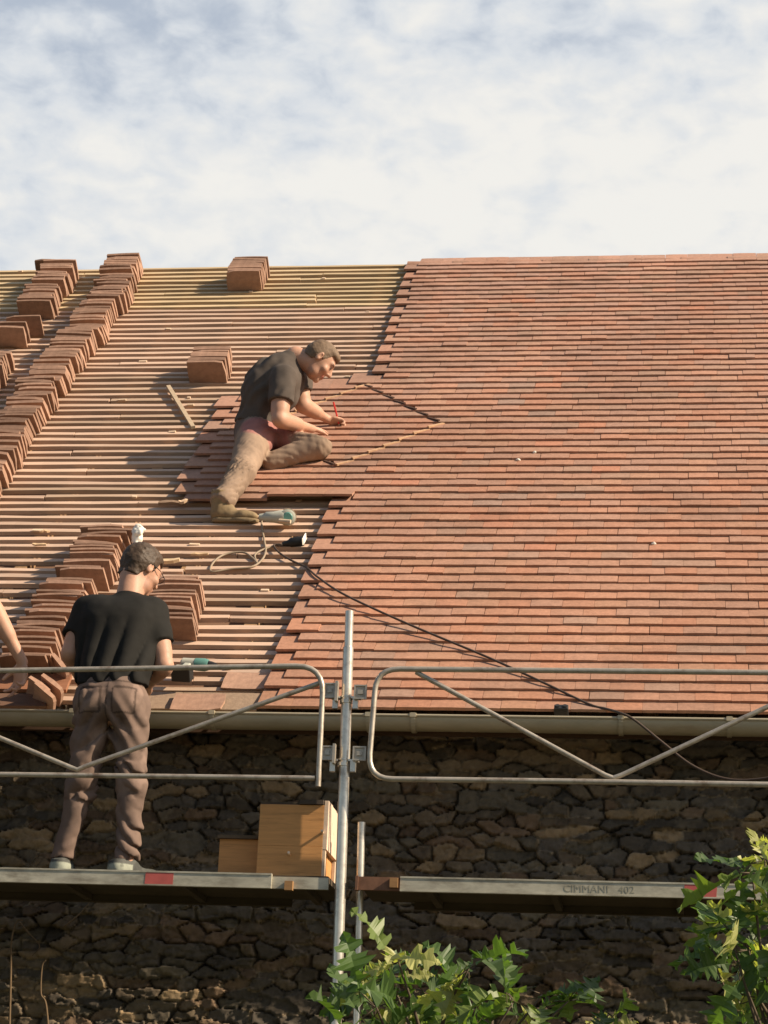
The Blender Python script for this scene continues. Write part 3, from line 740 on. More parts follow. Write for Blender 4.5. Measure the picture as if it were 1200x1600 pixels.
        me.loops.add(q.size); me.loops.foreach_set('vertex_index', q.ravel().astype(np.int32)); me.polygons.add(len(q))
        me.polygons.foreach_set('loop_start', np.arange(0, q.size, 4, dtype=np.int32)); me.polygons.foreach_set('loop_total', np.full(len(q), 4, np.int32))
        a = me.color_attributes.new('Col', 'FLOAT_COLOR', 'POINT'); cc = np.ones((K, 4), np.float32)
        if colour is not None: cc[:, :3] = colour(pos)
        a.data.foreach_set('color', cc.ravel()); me.polygons.foreach_set('use_smooth', np.ones(len(q), bool)); me.materials.append(material); me.update(); me.validate()
        o = bpy.data.objects.new(name, me); COL.objects.link(o); o.parent = parent; return o

MT['skin'] = mat('skin', (0.47, 0.265, 0.18), 0.55, var=0.10, scale=14, bump=0.15, bscale=90, spec=0.4)
_b = MT['skin'].node_tree.nodes['Principled BSDF']; _b.inputs['Subsurface Weight'].default_value = 0.12; _b.inputs['Subsurface Radius'].default_value = (0.012, 0.005, 0.003); _b.inputs['Subsurface Scale'].default_value = 0.6
MT['hair'] = mat('short_brown_hair', (0.055, 0.034, 0.020), 0.6, var=0.35, scale=60, bump=0.6, bscale=110, bdist=0.004)
MT['hair2'] = mat('cropped_light_brown_hair', (0.16, 0.105, 0.065), 0.7, var=0.3, scale=60, bump=0.5, bscale=120, bdist=0.003)
MT['black_shirt'] = mat('black_cotton', (0.017, 0.0162, 0.0145), 0.85, var=0.15, scale=20, bump=0.15, bscale=140, spec=0.15)
MT['grey_shirt'] = mat('faded_dark_cotton', (0.095, 0.078, 0.067), 0.9, var=0.18, scale=12, bump=0.2, bscale=120, spec=0.1)
MT['brown_trousers'] = mat('brown_work_cotton', (0.170, 0.120, 0.097), 0.9, var=0.15, scale=16, bump=0.25, bscale=120, spec=0.1)
MT['khaki'] = mat('khaki_work_cotton', (1, 1, 1), 0.9, var=0.16, scale=16, bump=0.25, bscale=120, spec=0.1)
MT['boot'] = mat('tan_leather', (0.24, 0.17, 0.09), 0.75, var=0.25, scale=22, bump=0.2, bscale=70)
MT['sole'] = mat('boot_sole', (0.22, 0.16, 0.09), 0.85, var=0.2, scale=22)
MT['sneaker'] = mat('sneaker_mesh', (1, 1, 1), 0.75, var=0.15, scale=40)

def frame_of(fwd, up):
    f = nrm(fwd); u = np.asarray(up, float); u = nrm(u - f * (u @ f)); r = np.cross(f, u); return r, f, u   # right, forward, up

def head(fd, c, fwd, up, neck, sc=1.0):
    r, f, u = frame_of(fwd, up); A = [r, f, u]; p = lambda x, y, z: c + sc * (x * r + y * f + z * u)
    fd.ell(p(0, -0.012, 0.022), np.array([0.074, 0.094, 0.088]) * sc, A, 0.02)
    fd.ell(p(0, 0.030, -0.030), np.array([0.062, 0.066, 0.085]) * sc, A, 0.03)
    fd.cap(p(-0.035, 0.035, -0.085), p(0.035, 0.035, -0.085), 0.028 * sc, None, 0.03)
    fd.ell(p(0, 0.078, -0.098), np.array([0.024, 0.018, 0.020]) * sc, A, 0.02)                # chin
    fd.cap(p(-0.04, 0.078, 0.026), p(0.04, 0.078, 0.026), 0.012 * sc, None, 0.015)            # brow
    fd.cap(p(0, 0.088, 0.012), p(0, 0.112, -0.024), 0.008 * sc, 0.0125 * sc, 0.010)           # nose
    for s in (-1, 1):
        fd.ell(p(s * 0.012, 0.098, -0.030), np.array([0.008, 0.009, 0.007]) * sc, A, 0.005)
        fd.ell(p(s * 0.031, 0.092, 0.004), np.array([0.016, 0.011, 0.011]) * sc, A, 0.008, 'sub')
        fd.ell(p(s * 0.031, 0.080, 0.004), np.array([0.013, 0.012, 0.010]) * sc, A, 0.002)
        fd.ell(p(s * 0.045, 0.066, -0.030), np.array([0.022, 0.02, 0.02]) * sc, A, 0.02)      # cheek
        fd.ell(p(s * 0.077, -0.008, -0.006), np.array([0.010, 0.021, 0.033]) * sc, [nrm(r + s * -0.35 * f), nrm(f + s * 0.35 * r), u], 0.006)   # ear
        fd.ell(p(s * 0.086, 0.000, -0.002), np.array([0.006, 0.010, 0.017]) * sc, A, 0.003, 'sub')
    fd.cap(p(-0.021, 0.093, -0.062), p(0.021, 0.093, -0.062), 0.0055 * sc, None, 0.006); fd.cap(p(-0.018, 0.090, -0.072), p(0.018, 0.090, -0.072), 0.0065 * sc, None, 0.006)
    fd.cap(neck, p(0, -0.03, -0.06), 0.060, 0.056 * sc, 0.03)
    return A, p

def hair(c, A, p, sc, material, parent, top=0.012, cutz=-0.03, amp=0.010, nape=True):
    r, f, u = A; fd = Field(c - 0.16, c + 0.16, 0.005)
    fd.ell(p(0, -0.014, 0.026), (np.array([0.077, 0.094, 0.090]) + top * 0.6) * sc, A, 0.01)
    fd.ell(p(0, 0.03, 0.075), np.array([0.062, 0.055, 0.034]) * sc, A, 0.02)
    if nape: fd.cap(p(-.022, -0.040, 0), p(-.022, -0.046, -0.075), 0.047 * sc, 0.040 * sc, .02); fd.cap(p(.022, -0.040, 0), p(.022, -0.046, -0.075), 0.047 * sc, 0.040 * sc, .02); fd.ell(p(0, -.02, .0), np.array([.0795, .088, .07]) * sc, A, .015)
    G_ = fd.grid(); q = (G_ - c); x, y, z = q @ r, q @ f, q @ u
    line = np.where(y > 0.05, 0.060, np.where(y > 0.022, -0.012 + (y - 0.022) * 2.6, np.where(y > -0.012, -0.012 + 0.022 * np.exp(-((y - 0.002) / 0.012) ** 2), np.maximum(cutz - 0.02, -0.012 + (y + 0.012) * 2.2))))
    fd.D = np.maximum(fd.D, (line * sc - z).astype(np.float32))
    fd.displace(lambda P: (fbm(P * 55, 3, 3) - 0.5) * 2 * amp + (fbm(P * 130, 4, 2) - 0.5) * amp)
    return fd.mesh('hair', material, parent)

def hand(fd, wr, d, n, side, curl=(0.3, 0.35, 0.4, 0.45), thumb=0.5, sc=1.0, spread=0.10):
    """wrist, direction of the hand, back-of-hand normal, side of the thumb (vector sign along d x n)"""
    d = nrm(d); n = nrm(n - d * (n @ d)) if abs(n @ d) < .99 else n; w = np.cross(d, n) * side       # w points to the thumb
    pc = wr + d * 0.052 * sc
    A = [w, d, n]
    fd.ell(pc, np.array([0.042, 0.056, 0.017]) * sc, A, 0.012)
    for q, (off, L) in enumerate(((0.030, 0.072), (0.010, 0.082), (-0.011, 0.076), (-0.030, 0.060))):
        b = wr + d * (0.096 - 0.006 * abs(q - 1)) * sc + w * off * sc; cur = curl[q]; p = b; a = 0.0
        dd = nrm(d + w * spread * (1.2 - q) * 0.8)
        rad = (0.0098, 0.0090, 0.0082)
        fd.cap(wr + d * 0.06 * sc + w * off * 0.8 * sc, b, 0.0115 * sc, 0.0105 * sc, 0.008)
        for sgm, fr in enumerate((0.44, 0.32, 0.24)):
            a += cur * (0.9 if sgm == 0 else 1.1); v = nrm(dd * math.cos(a) - n * math.sin(a)); e = p + v * L * fr * sc
            fd.cap(p, e, rad[sgm] * sc, (rad[sgm] - 0.0009) * sc, 0.0025); p = e
    b = wr + d * 0.030 * sc + w * 0.030 * sc; v = nrm(d * 0.72 + w * 0.75 - n * (0.25 + thumb * 0.5)); e = b + v * 0.040 * sc
    fd.cap(wr + d * 0.02 * sc + w * .012 * sc, e, 0.016 * sc, 0.0120 * sc, 0.010); v2 = nrm(v + d * 0.5 - n * thumb * 0.7); fd.cap(e, e + v2 * 0.034 * sc, 0.0112 * sc, 0.0090 * sc, 0.003)

def arm(fd, sh, el, wr, k=0.02, g=1.0):
    if g != 1.0: fd.cap(lerp(sh, el, .25), lerp(sh, el, .8), 0.058, 0.050, 0.03); fd.cap(lerp(el, wr, .1), lerp(el, wr, .55), 0.050, 0.042, 0.02)
    fd.cap(sh, el, 0.052, 0.041, 0.03); fd.cap(lerp(sh, el, .35), lerp(sh, el, .75), 0.050, 0.044, 0.03)
    fd.cap(el, wr, 0.041, 0.027, 0.02); fd.cap(lerp(el, wr, .12), lerp(el, wr, .5), 0.045, 0.036, 0.02)

def wrinkles(a, b, amp, freq, seed, tw=1.5):
    """ring folds round the limb a-b, twisted and broken up by noise"""
    ab = np.asarray(b) - np.asarray(a); L = np.linalg.norm(ab); t_ = ab / L
    def fn(P):
        q = P - a; s = q @ t_; n = fbm(P * 9, seed, 3); o = q - s[:, None] * t_
        side = o[:, 0] * tw + o[:, 1] * 0.6
        m = np.clip(fbm(P * 6, seed + 9, 2) * 2 - 0.55, 0, 1)
        w = np.exp(-np.maximum(0, np.sqrt((o ** 2).sum(-1)) - 0.12) * 40) * ((s > -0.08) & (s < L + 0.08))
        return amp * m * w * (1.0 - 2.0 * np.abs(np.sin((s + side * 0.5 + 0.06 * n) * freq * math.pi + 3 * n)) ** 0.7)
    return fn

def shoe(parent, heel, fwd, up, sc, mats, boot, name, cols=None):
    r, f, u = frame_of(fwd, up); p = lambda x, y, z: heel + sc * (x * r + y * f + z * u); A = [r, f, u]
    fd = Field(heel - 0.36, heel + 0.36, 0.006)
    fd.cap(p(0, 0.045, 0.055), p(0, 0.11, 0.050), 0.042 * sc, 0.042 * sc, 0.02); fd.ell(p(0, 0.19, 0.043), np.array([0.046, 0.085, 0.034]) * sc, A, 0.03)
    fd.cap(p(0, 0.05, 0.06), p(0, 0.10, 0.085), 0.040 * sc, 0.034 * sc, 0.02)
    if boot: fd.cap(p(0, 0.045, 0.06), p(0, 0.05, 0.185), 0.046 * sc, 0.056 * sc, 0.02, flat=True)
    else: fd.cap(p(0, 0.040, 0.05), p(0, 0.035, 0.095), 0.036 * sc, 0.036 * sc, 0.015, flat=True)
    fd.cut(p(0, 0, 0.022), -u)
    fd.displace(lambda P: (fbm(P * 28, 5, 3) - 0.5) * 0.010 if boot else (fbm(P * 45, 5, 2) - 0.5) * 0.006)
    colour = None
    if cols is not None:
        def colour(P):
            z = (P - heel) @ u / sc; y = (P - heel) @ f / sc; n = fbm(P * 30, 8, 2)
            c = np.where(((y < 0.09) & (z < .075))[:, None], np.array(cols[0]), np.array(cols[1])); return np.where((n > 0.62)[:, None], c * 0.6, c)
    o = fd.mesh(name, mats[0], parent, colour)
    sd = Field(heel - 0.36, heel + 0.36, 0.006)
    sd.cap(p(0, 0.05, 0.018), p(0, 0.10, 0.016), 0.044 * sc, 0.043 * sc, 0.01); sd.ell(p(0, 0.19, 0.014), np.array([0.052, 0.095, 0.05]) * sc, A, 0.02)
    sd.cut(p(0, 0, 0.026), u); sd.cut(p(0, 0, 0.0), -u)
    so = sd.mesh('sole', mats[1], parent); so.parent = o; return o

# ------------------------------------------------------------------ the roofer kneeling on the roof, drawing with a red pencil
def seated():
    pel = PR(397, 674, 0.17); y0 = pel[1]
    root = thing('person', PR(395, 700, 0.0), 'person in dark shirt and khaki trousers sitting on the roof holding a red pencil', 'person')
    Yp = lambda px, py, dy: PY(px, py, y0 + dy)
    chest = Yp(432, 590, 0.0); shR = Yp(443, 590, -0.17); shL = Yp(466, 582, 0.17)
    neck = Yp(462, 557, 0.0); hc = Yp(500, 562, 0.0)
    elR = Yp(436, 655, -0.24); wrR = PR(487, 670, 0.16)
    elL = Yp(472, 632, 0.16); wrL = PR(512, 655, 0.09)
    hipR = Yp(398, 684, -0.09); hipL = Yp(418, 676, 0.08)
    knR = PR(378, 737, 0.17); anR = PR(342, 790, 0.09)
    knL = PR(497, 697, 0.13); anL = PR(425, 722, 0.07)
    hf = nrm(np.array([0.66, 0.24, -0.70])); hu = np.array([0.72, .12, .68])
    lo = np.min([pel, hc, wrL, wrR, knL, anL, knR, anR, shR], 0) - 0.28; hi = np.max([pel, hc, wrL, wrR, knL, anL, knR, anR, shL], 0) + 0.28
    # body
    fd = Field(lo, hi, 0.0065)
    A, p = head(fd, hc, hf, hu, neck, 1.07)
    fd.cap(shR, shL, 0.055, None, 0.04); fd.cap(pel, lerp(pel, chest, .5), 0.105, 0.095, 0.05); fd.cap(lerp(pel, chest, .5), chest, 0.095, 0.115, 0.05); fd.cap(hipR, hipL, 0.10, None, 0.04)
    fd.cap(chest, neck, 0.08, 0.055, 0.03)
    for sh, el, wr in ((shR, elR, wrR), (shL, elL, wrL)): arm(fd, sh, el, wr, g=1.15)
    for hp, kn, an in ((hipR, knR, anR), (hipL, knL, anL)): fd.cap(hp, kn, 0.075, 0.05, 0.02); fd.cap(kn, lerp(kn, an, .8), 0.045, 0.03, 0.02)
    hand(fd, wrR, nrm(PR(514, 674, 0.045) - wrR), np.array([0.1, -0.5, 0.85]), 1, (0.12, 0.10, 0.12, 0.2), 0.2, spread=0.22)
    pt = PR(536, 661, 0.05)
    hand(fd, wrL, nrm(pt - wrL), np.array([0.2, 0.5, 0.8]), -1, (0.55, 0.75, 0.9, 0.95), 0.9)
    def skin_col(P):
        n = fbm(P * 14, 12, 3)[:, None]; c = np.ones((len(P), 3)) * (0.92 + 0.16 * n)
        q = P - hc; y, z, x = q @ A[1], q @ A[2], q @ A[0]; head_ = np.sqrt((q ** 2).sum(-1)) < 0.14
        beard = head_ & (z < -0.045) & (y > 0.0); c[beard] *= np.array([0.86, 0.84, 0.84])
        lips = head_ & (y > 0.088) & (np.abs(z + 0.067) < 0.011); c[lips] *= np.array([0.85, 0.55, 0.55])
        eye = head_ & (y > 0.076) & (np.abs(z - 0.004) < 0.010) & (np.abs(np.abs(x) - 0.031) < 0.014); c[eye] *= np.array([0.25, 0.25, 0.28])
        brow = head_ & (y > 0.07) & (np.abs(z - 0.028) < 0.007) & (np.abs(np.abs(x) - 0.032) < 0.022); c[brow] *= np.array([0.35, 0.32, 0.30])
        return c
    fd.mesh('body', MT['skin'], root, skin_col)
    hair(hc, A, p, 1.07, MT['hair2'], root, top=0.000, cutz=-0.03, amp=0.0035)
    # shirt
    s = Field(lo, hi, 0.0065); hem = lerp(pel, chest, 0.06)
    s.cap(shR, shL, 0.070, None, 0.05); s.cap(lerp(pel, chest, -.1), lerp(pel, chest, .5), 0.135, 0.13, 0.05); s.cap(lerp(pel, chest, .5), chest, 0.13, 0.148, 0.05)
    s.cap(chest, lerp(chest, neck, .8), 0.11, 0.065, 0.04)
    back = Yp(408, 612, 0.0); s.ell(back, (0.115, 0.16, 0.16), None, 0.06); s.ell(Yp(438, 612, 0), (.125, .15, .15), None, .06)
    for sh, el, t in ((shR, elR, .62), (shL, elL, .62)): s.cap(sh, lerp(sh, el, t), 0.082, 0.078, 0.03, flat=True)
    s.cut(hem, nrm(pel - chest)); s.cut(lerp(chest, neck, .98) , nrm(neck - chest + (0, 0, .1)))
    s.displace(lambda P: (fbm(P * 6, 3, 3) - .5) * 0.045 + 0.010 * np.clip(fbm(P * 5, 19, 2) * 2 - .7, 0, 1) * np.sin((P[:, 2] * 0.8 - P[:, 0] * .9 + 0.25 * fbm(P * 4, 8, 2)) * 62))
    def sc(P): n = fbm(P * 5, 31, 3)[:, None]; return 0.8 + 0.4 * np.repeat(n, 3, 1)
    s.mesh('shirt', MT['grey_shirt'], root, sc)
    # chest print
    # trousers
    t = Field(lo, hi, 0.0065)
    t.cap(hipR, hipL, 0.118, None, 0.05); t.cap(pel, lerp(pel, chest, .2), 0.128, 0.12, 0.04)
    t.cap(hipR, knR, 0.112, 0.080, 0.04); t.cap(knR, lerp(knR, anR, .93), 0.080, 0.060, 0.03, flat=True); t.ell(lerp(knR, anR, .80), (.068, .068, .05), None, .03); t.cap(hipL, knL, 0.105, 0.078, 0.04); t.cap(knL, anL, 0.080, 0.062, 0.03)
    t.cut(lerp(pel, chest, .16), nrm(chest - pel)); t.cut(lerp(knR, anR, 1.0), nrm(anR - knR)) if False else None
    w = [wrinkles(hipR, knR, 0.005, 15, 1, 5), wrinkles(knR, anR, 0.007, 19, 2, 4), wrinkles(hipL, knL, 0.004, 15, 3, 6), wrinkles(knL, anL, 0.004, 17, 4, 6)]
    t.displace(lambda P: sum(f(P) for f in w) + (fbm(P * 9, 6, 3) - .5) * 0.012 + (fbm(P * np.array([30., 30, 14]), 7, 2) - .5) * .006)
    pk = [(Yp(402, 668, -.2), .10), (Yp(425, 678, -.12), .11), (Yp(440, 695, -.05), .08), (Yp(462, 683, .0), .11), (Yp(455, 690, .05), .09)]
    kh = np.array([0.285, 0.205, 0.150]); rd = np.array([0.36, 0.165, 0.145]); br = np.array([0.16, 0.115, 0.095])
    ups = nrm(pel - hipR)
    def tc(P):
        n = fbm(P * 8, 17, 3); c = np.repeat(kh[None], len(P), 0) * (0.75 + 0.5 * n)[:, None]
        d = np.min([np.linalg.norm(P - a, axis=1) - r for a, r in pk], 0) + (n - .5) * .05
        wv = np.clip(0.5 - d / 0.03, 0, 1)[:, None]
        dk = np.clip((np.linalg.norm(P - Yp(375, 672, -.1), axis=1) - 0.09 + (n - .5) * .06) / -0.04 + .5, 0, 1)[:, None]
        c = c * (1 - dk) + br * (0.8 + .4 * n)[:, None] * dk
        return c * (1 - wv) + rd * (0.75 + .5 * n)[:, None] * wv
    t.mesh('trousers', MT['khaki'], root, tc)
    hR = PR(322, 808, 0.02)
    shoe(root, PY(329, 817, hR[1]), (1, -0.05, -0.03), (0.08, -0.12, 1), 1.03, (MT['boot'], MT['sole']), True, 'boot')
    hL = PR(420, 729, 0.035); shoe(root, hL, (0.35, 0.9, 0.1), (-.9, .3, .3), 0.95, (MT['boot'], MT['sole']), True, 'boot')
    fix(root)
    tip = PR(531, 668, 0.035); top = PR(521, 628, 0.19)
    pr = thing('pencil', tip, 'long red pencil held upright in the hand of the seated roofer', 'pencil')
    dv = nrm(top - tip); L = np.linalg.norm(top - tip)
    m = MB(); m.tube([tip + dv * 0.022, top], 0.0062, 6); m.build('shaft', MT['red'], pr)
    m = MB(); m.tube([tip, tip + dv * 0.023], [0.001, 0.0058], 8, (1.1, 1.1, 1)); m.build('point', MT['pale_wood'], pr); fix(pr)
seated()

# ------------------------------------------------------------------ the roofer standing on the deck, seen from behind
def standing():
    Y0 = -0.47
    Q = lambda px, py, dy=0.0: PY(px, py, Y0 + dy)
    root = thing('person', (Q(135, 1366)[0], Y0, ZD), 'person in black T-shirt and brown trousers standing on the deck, back turned', 'person')
    pel = Q(173, 1090); hipL, hipR = Q(148, 1105), Q(203, 1105)
    knL, knR = Q(128, 1225, 0.03), Q(206, 1222, 0.04); 
    fL, fR = Q(89, 1368, 0), Q(181, 1368, 0); fL[2] = fR[2] = ZD
    anL, anR = fL + (0.01, 0.04, 0.10), fR + (0.035, 0.04, 0.10)
    neck = Q(203, 928, 0.16); hc = Q(221, 889, 0.22)
    shL, shR = Q(137, 953, 0.12), Q(240, 956, 0.13); chest = Q(186, 985, 0.10)
    elL, wrL = Q(110, 1020, 0.06), Q(124, 1058, 0.27); elR, wrR = Q(257, 1040, 0.08), Q(232, 1069, 0.27)
    hf = nrm(np.array([0.52, 0.72, -0.38])); hu = np.array([0.25, 0.25, 0.95])
    lo = np.min([hc, fL, fR, wrL, elL], 0) - 0.2; hi = np.max([hc, wrR, fR, elR, wrL], 0) + 0.2
    fd = Field(lo, hi, 0.007)
    A, p = head(fd, hc, hf, hu, neck, 1.06)
    fd.cap(shR, shL, 0.05, None, 0.04); fd.cap(pel, chest, 0.075, 0.10, 0.05); fd.cap(hipR, hipL, 0.09, None, 0.04); fd.cap(chest, neck, 0.08, 0.055, 0.03)
    for sh, el, wr in ((shR, elR, wrR), (shL, elL, wrL)): arm(fd, sh, el, wr)
    for hp, kn, an in ((hipR, knR, anR), (hipL, knL, anL)): fd.cap(hp, kn, 0.07, 0.05, 0.02); fd.cap(kn, an, 0.05, 0.035, 0.02)
    hand(fd, wrL, np.array([0.35, 0.85, -0.35]), np.array([-0.4, 0.3, 0.85]), 1, (0.5, 0.55, 0.6, 0.6), 0.6)
    hand(fd, wrR, np.array([-0.55, 0.75, -0.3]), np.array([0.3, 0.3, 0.9]), -1, (0.5, 0.55, 0.6, 0.6), 0.6)
    def skin_col(P):
        n = fbm(P * 14, 22, 3)[:, None]; c = np.ones((len(P), 3)) * (0.92 + 0.16 * n); q = P - hc; y, z = q @ A[1], q @ A[2]
        c[(np.sqrt((q ** 2).sum(-1)) < .14) & (z < -0.045) & (y > 0.01)] *= np.array([0.75, 0.70, 0.68]); return c
    fd.mesh('body', MT['skin'], root, skin_col)
    hair(hc, A, p, 1.06, MT['hair'], root, top=0.012, cutz=-0.055, amp=0.006)
    # spectacles
    m = MB(); r, f, u = A
    for s in (-1, 1): m.tube([p(s * .082, -.012, .012), p(s * .080, .05, .012), p(s * .060, .098, .008)], 0.0022, 6)
    for s in (-1, 1): m.tube([p(s * .032 + .024 * math.cos(a), .104, .004 + .018 * math.sin(a)) for a in np.linspace(0, 2 * math.pi, 13)], 0.0018, 5, cap=False)
    m.build('spectacles', MT['black'], root, smooth=True)
    # T-shirt hangs loose from the shoulder blades
    s = Field(lo, hi, 0.007); w = Q(173, 1062, 0.02)
    s.cap(shR, shL, 0.066, None, 0.05); s.cap(lerp(shL, chest, .35), lerp(shL, chest, .35) + (0, 0, -.1), 0.10, None, 0.05); s.cap(lerp(shR, chest, .35), lerp(shR, chest, .35) + (0, 0, -.1), 0.10, None, 0.05)
    for px0, px1 in ((162, 154), (186, 176), (210, 199)):
        s.cap(Q(px0, 980, 0.08), Q(px1, 1066, 0.02), 0.116, 0.102, 0.06)
    s.cap(chest, lerp(chest, neck, .8), 0.10, 0.062, 0.05)
    s.cap(shL, lerp(shL, elL, .64), 0.068, 0.070, 0.03, flat=True); s.cap(shR, lerp(shR, elR, .60), 0.068, 0.070, 0.03, flat=True)
    hem = Q(173, 1072, 0.03); s.cut(hem, (0.03, 0.1, -1)); s.cut(lerp(chest, neck, .97), nrm(neck - chest + np.array([0, -.06, .06])))
    zt, zb = chest[2] + 0.05, hem[2]
    def folds(P):
        v = np.clip((zt - P[:, 2]) / (zt - zb), 0, 1); fan = (P[:, 0] - chest[0] + 0.05 * v) * (1.0 + 0.15 * v)
        n = fbm(np.stack([P[:, 0] * 4, P[:, 1] * 3, P[:, 2] * 2], -1), 44, 2)
        g = 0.020 * v ** 0.8 * (1 - 2 * np.abs(np.sin((fan + 0.035 * n) * 30)) ** .8) * (P[:, 1] < chest[1] + .05)
        tuck = 0.012 * np.exp(-((P[:, 2] - zb - 0.03) / 0.03) ** 2) * np.sin(P[:, 0] * 60 + 6 * n)
        return g + tuck + (fbm(P * 8, 45, 3) - .5) * 0.016
    s.displace(folds); s.cut(hem + (0, 0, -.002), (0.03, 0.1, -1)); s.mesh('t_shirt', MT['black_shirt'], root)
    # trousers
    t = Field(lo, hi, 0.007)
    t.cap(hipR + (-.015, -.01, .02), hipL + (.015, -.01, .02), 0.100, None, 0.05); t.cap(Q(158, 1070, 0.02), Q(188, 1070, 0.02), 0.106, None, 0.05)
    for dx in (-.055, .055): t.ell(pel + (dx, -.045, -.03), (0.078, 0.080, 0.10), None, 0.05)
    t.cap(hipL, knL, 0.089, 0.064, 0.03); t.cap(knL, anL + (0, 0, .02), 0.064, 0.050, 0.03); t.cap(hipR, knR, 0.089, 0.064, 0.03); t.cap(knR, anR + (0, 0, .02), 0.064, 0.050, 0.03)
    t.cut(anL + (0, 0, .012), (0, 0, -1))
    ws = [wrinkles(hipL, knL, 0.017, 8, 1, 2), wrinkles(knL, anL, 0.019, 12, 2, 2), wrinkles(hipR, knR, 0.017, 8, 3, -2), wrinkles(knR, anR, 0.019, 12, 4, -2)]
    def sag(P):
        o = sum(f(P) for f in ws) + (fbm(P * 8, 46, 3) - .5) * 0.022
        d = P - (pel + np.array([0, 0, -.14])); o += 0.016 * np.sin((np.abs(d[:, 0]) * 1.3 + d[:, 2] * 0.8) * 70) * np.exp(-(d ** 2).sum(-1) / 0.02)
        return o
    t.displace(sag); t.cut(Q(173, 1062, 0.02), (0.03, 0.1, 1)); 
    def seam(P):
        q = P - pel; n = fbm(P * 7, 91, 3); c = np.repeat((0.82 + 0.36 * n)[:, None], 3, 1)
        ln = (np.abs(q[:, 0] - 0.01) < 0.004) & (q[:, 2] > -.16)
        for s in (-1, 1):
            u, v = np.abs(q[:, 0] - 0.01 - s * .082), np.abs(q[:, 2] + .035)
            ln |= ((np.abs(u - .052) < .0045) & (v < .06)) | ((np.abs(v - .06) < .0045) & (u < .052))
        ln |= np.abs(q[:, 2] - .055) < .004
        c[ln & (q[:, 1] < .02)] *= .5
        dust = np.clip((fbm(P * 11, 93, 3) - .6) / .1, 0, 1)[:, None]; return c * (1 + .45 * dust)
    t.mesh('trousers', MT['brown_trousers'], root, seam)
    m = MB()
    bz = Q(173, 1066, 0)[2]
    for x in (Q(140, 1066)[0], Q(186, 1060)[0], Q(212, 1066)[0]): m.box((x, Y0 - 0.105, bz - .01), (.008, 0, 0), (0, .006, 0), (0, .002, .025))
    cl = ((0.30, 0.32, 0.26), (0.075, 0.078, 0.07))
    shoe(root, fL + (0, -.03, 0), (0.10, 1, 0), (0, 0, 1), 1.1, (MT['sneaker'], MT['white']), False, 'sneaker', cl)
    shoe(root, fR + (-.03, -.02, 0), (0.75, 0.75, 0), (0, 0, 1), 1.1, (MT['sneaker'], MT['white']), False, 'sneaker', cl)
    fix(root)
standing()

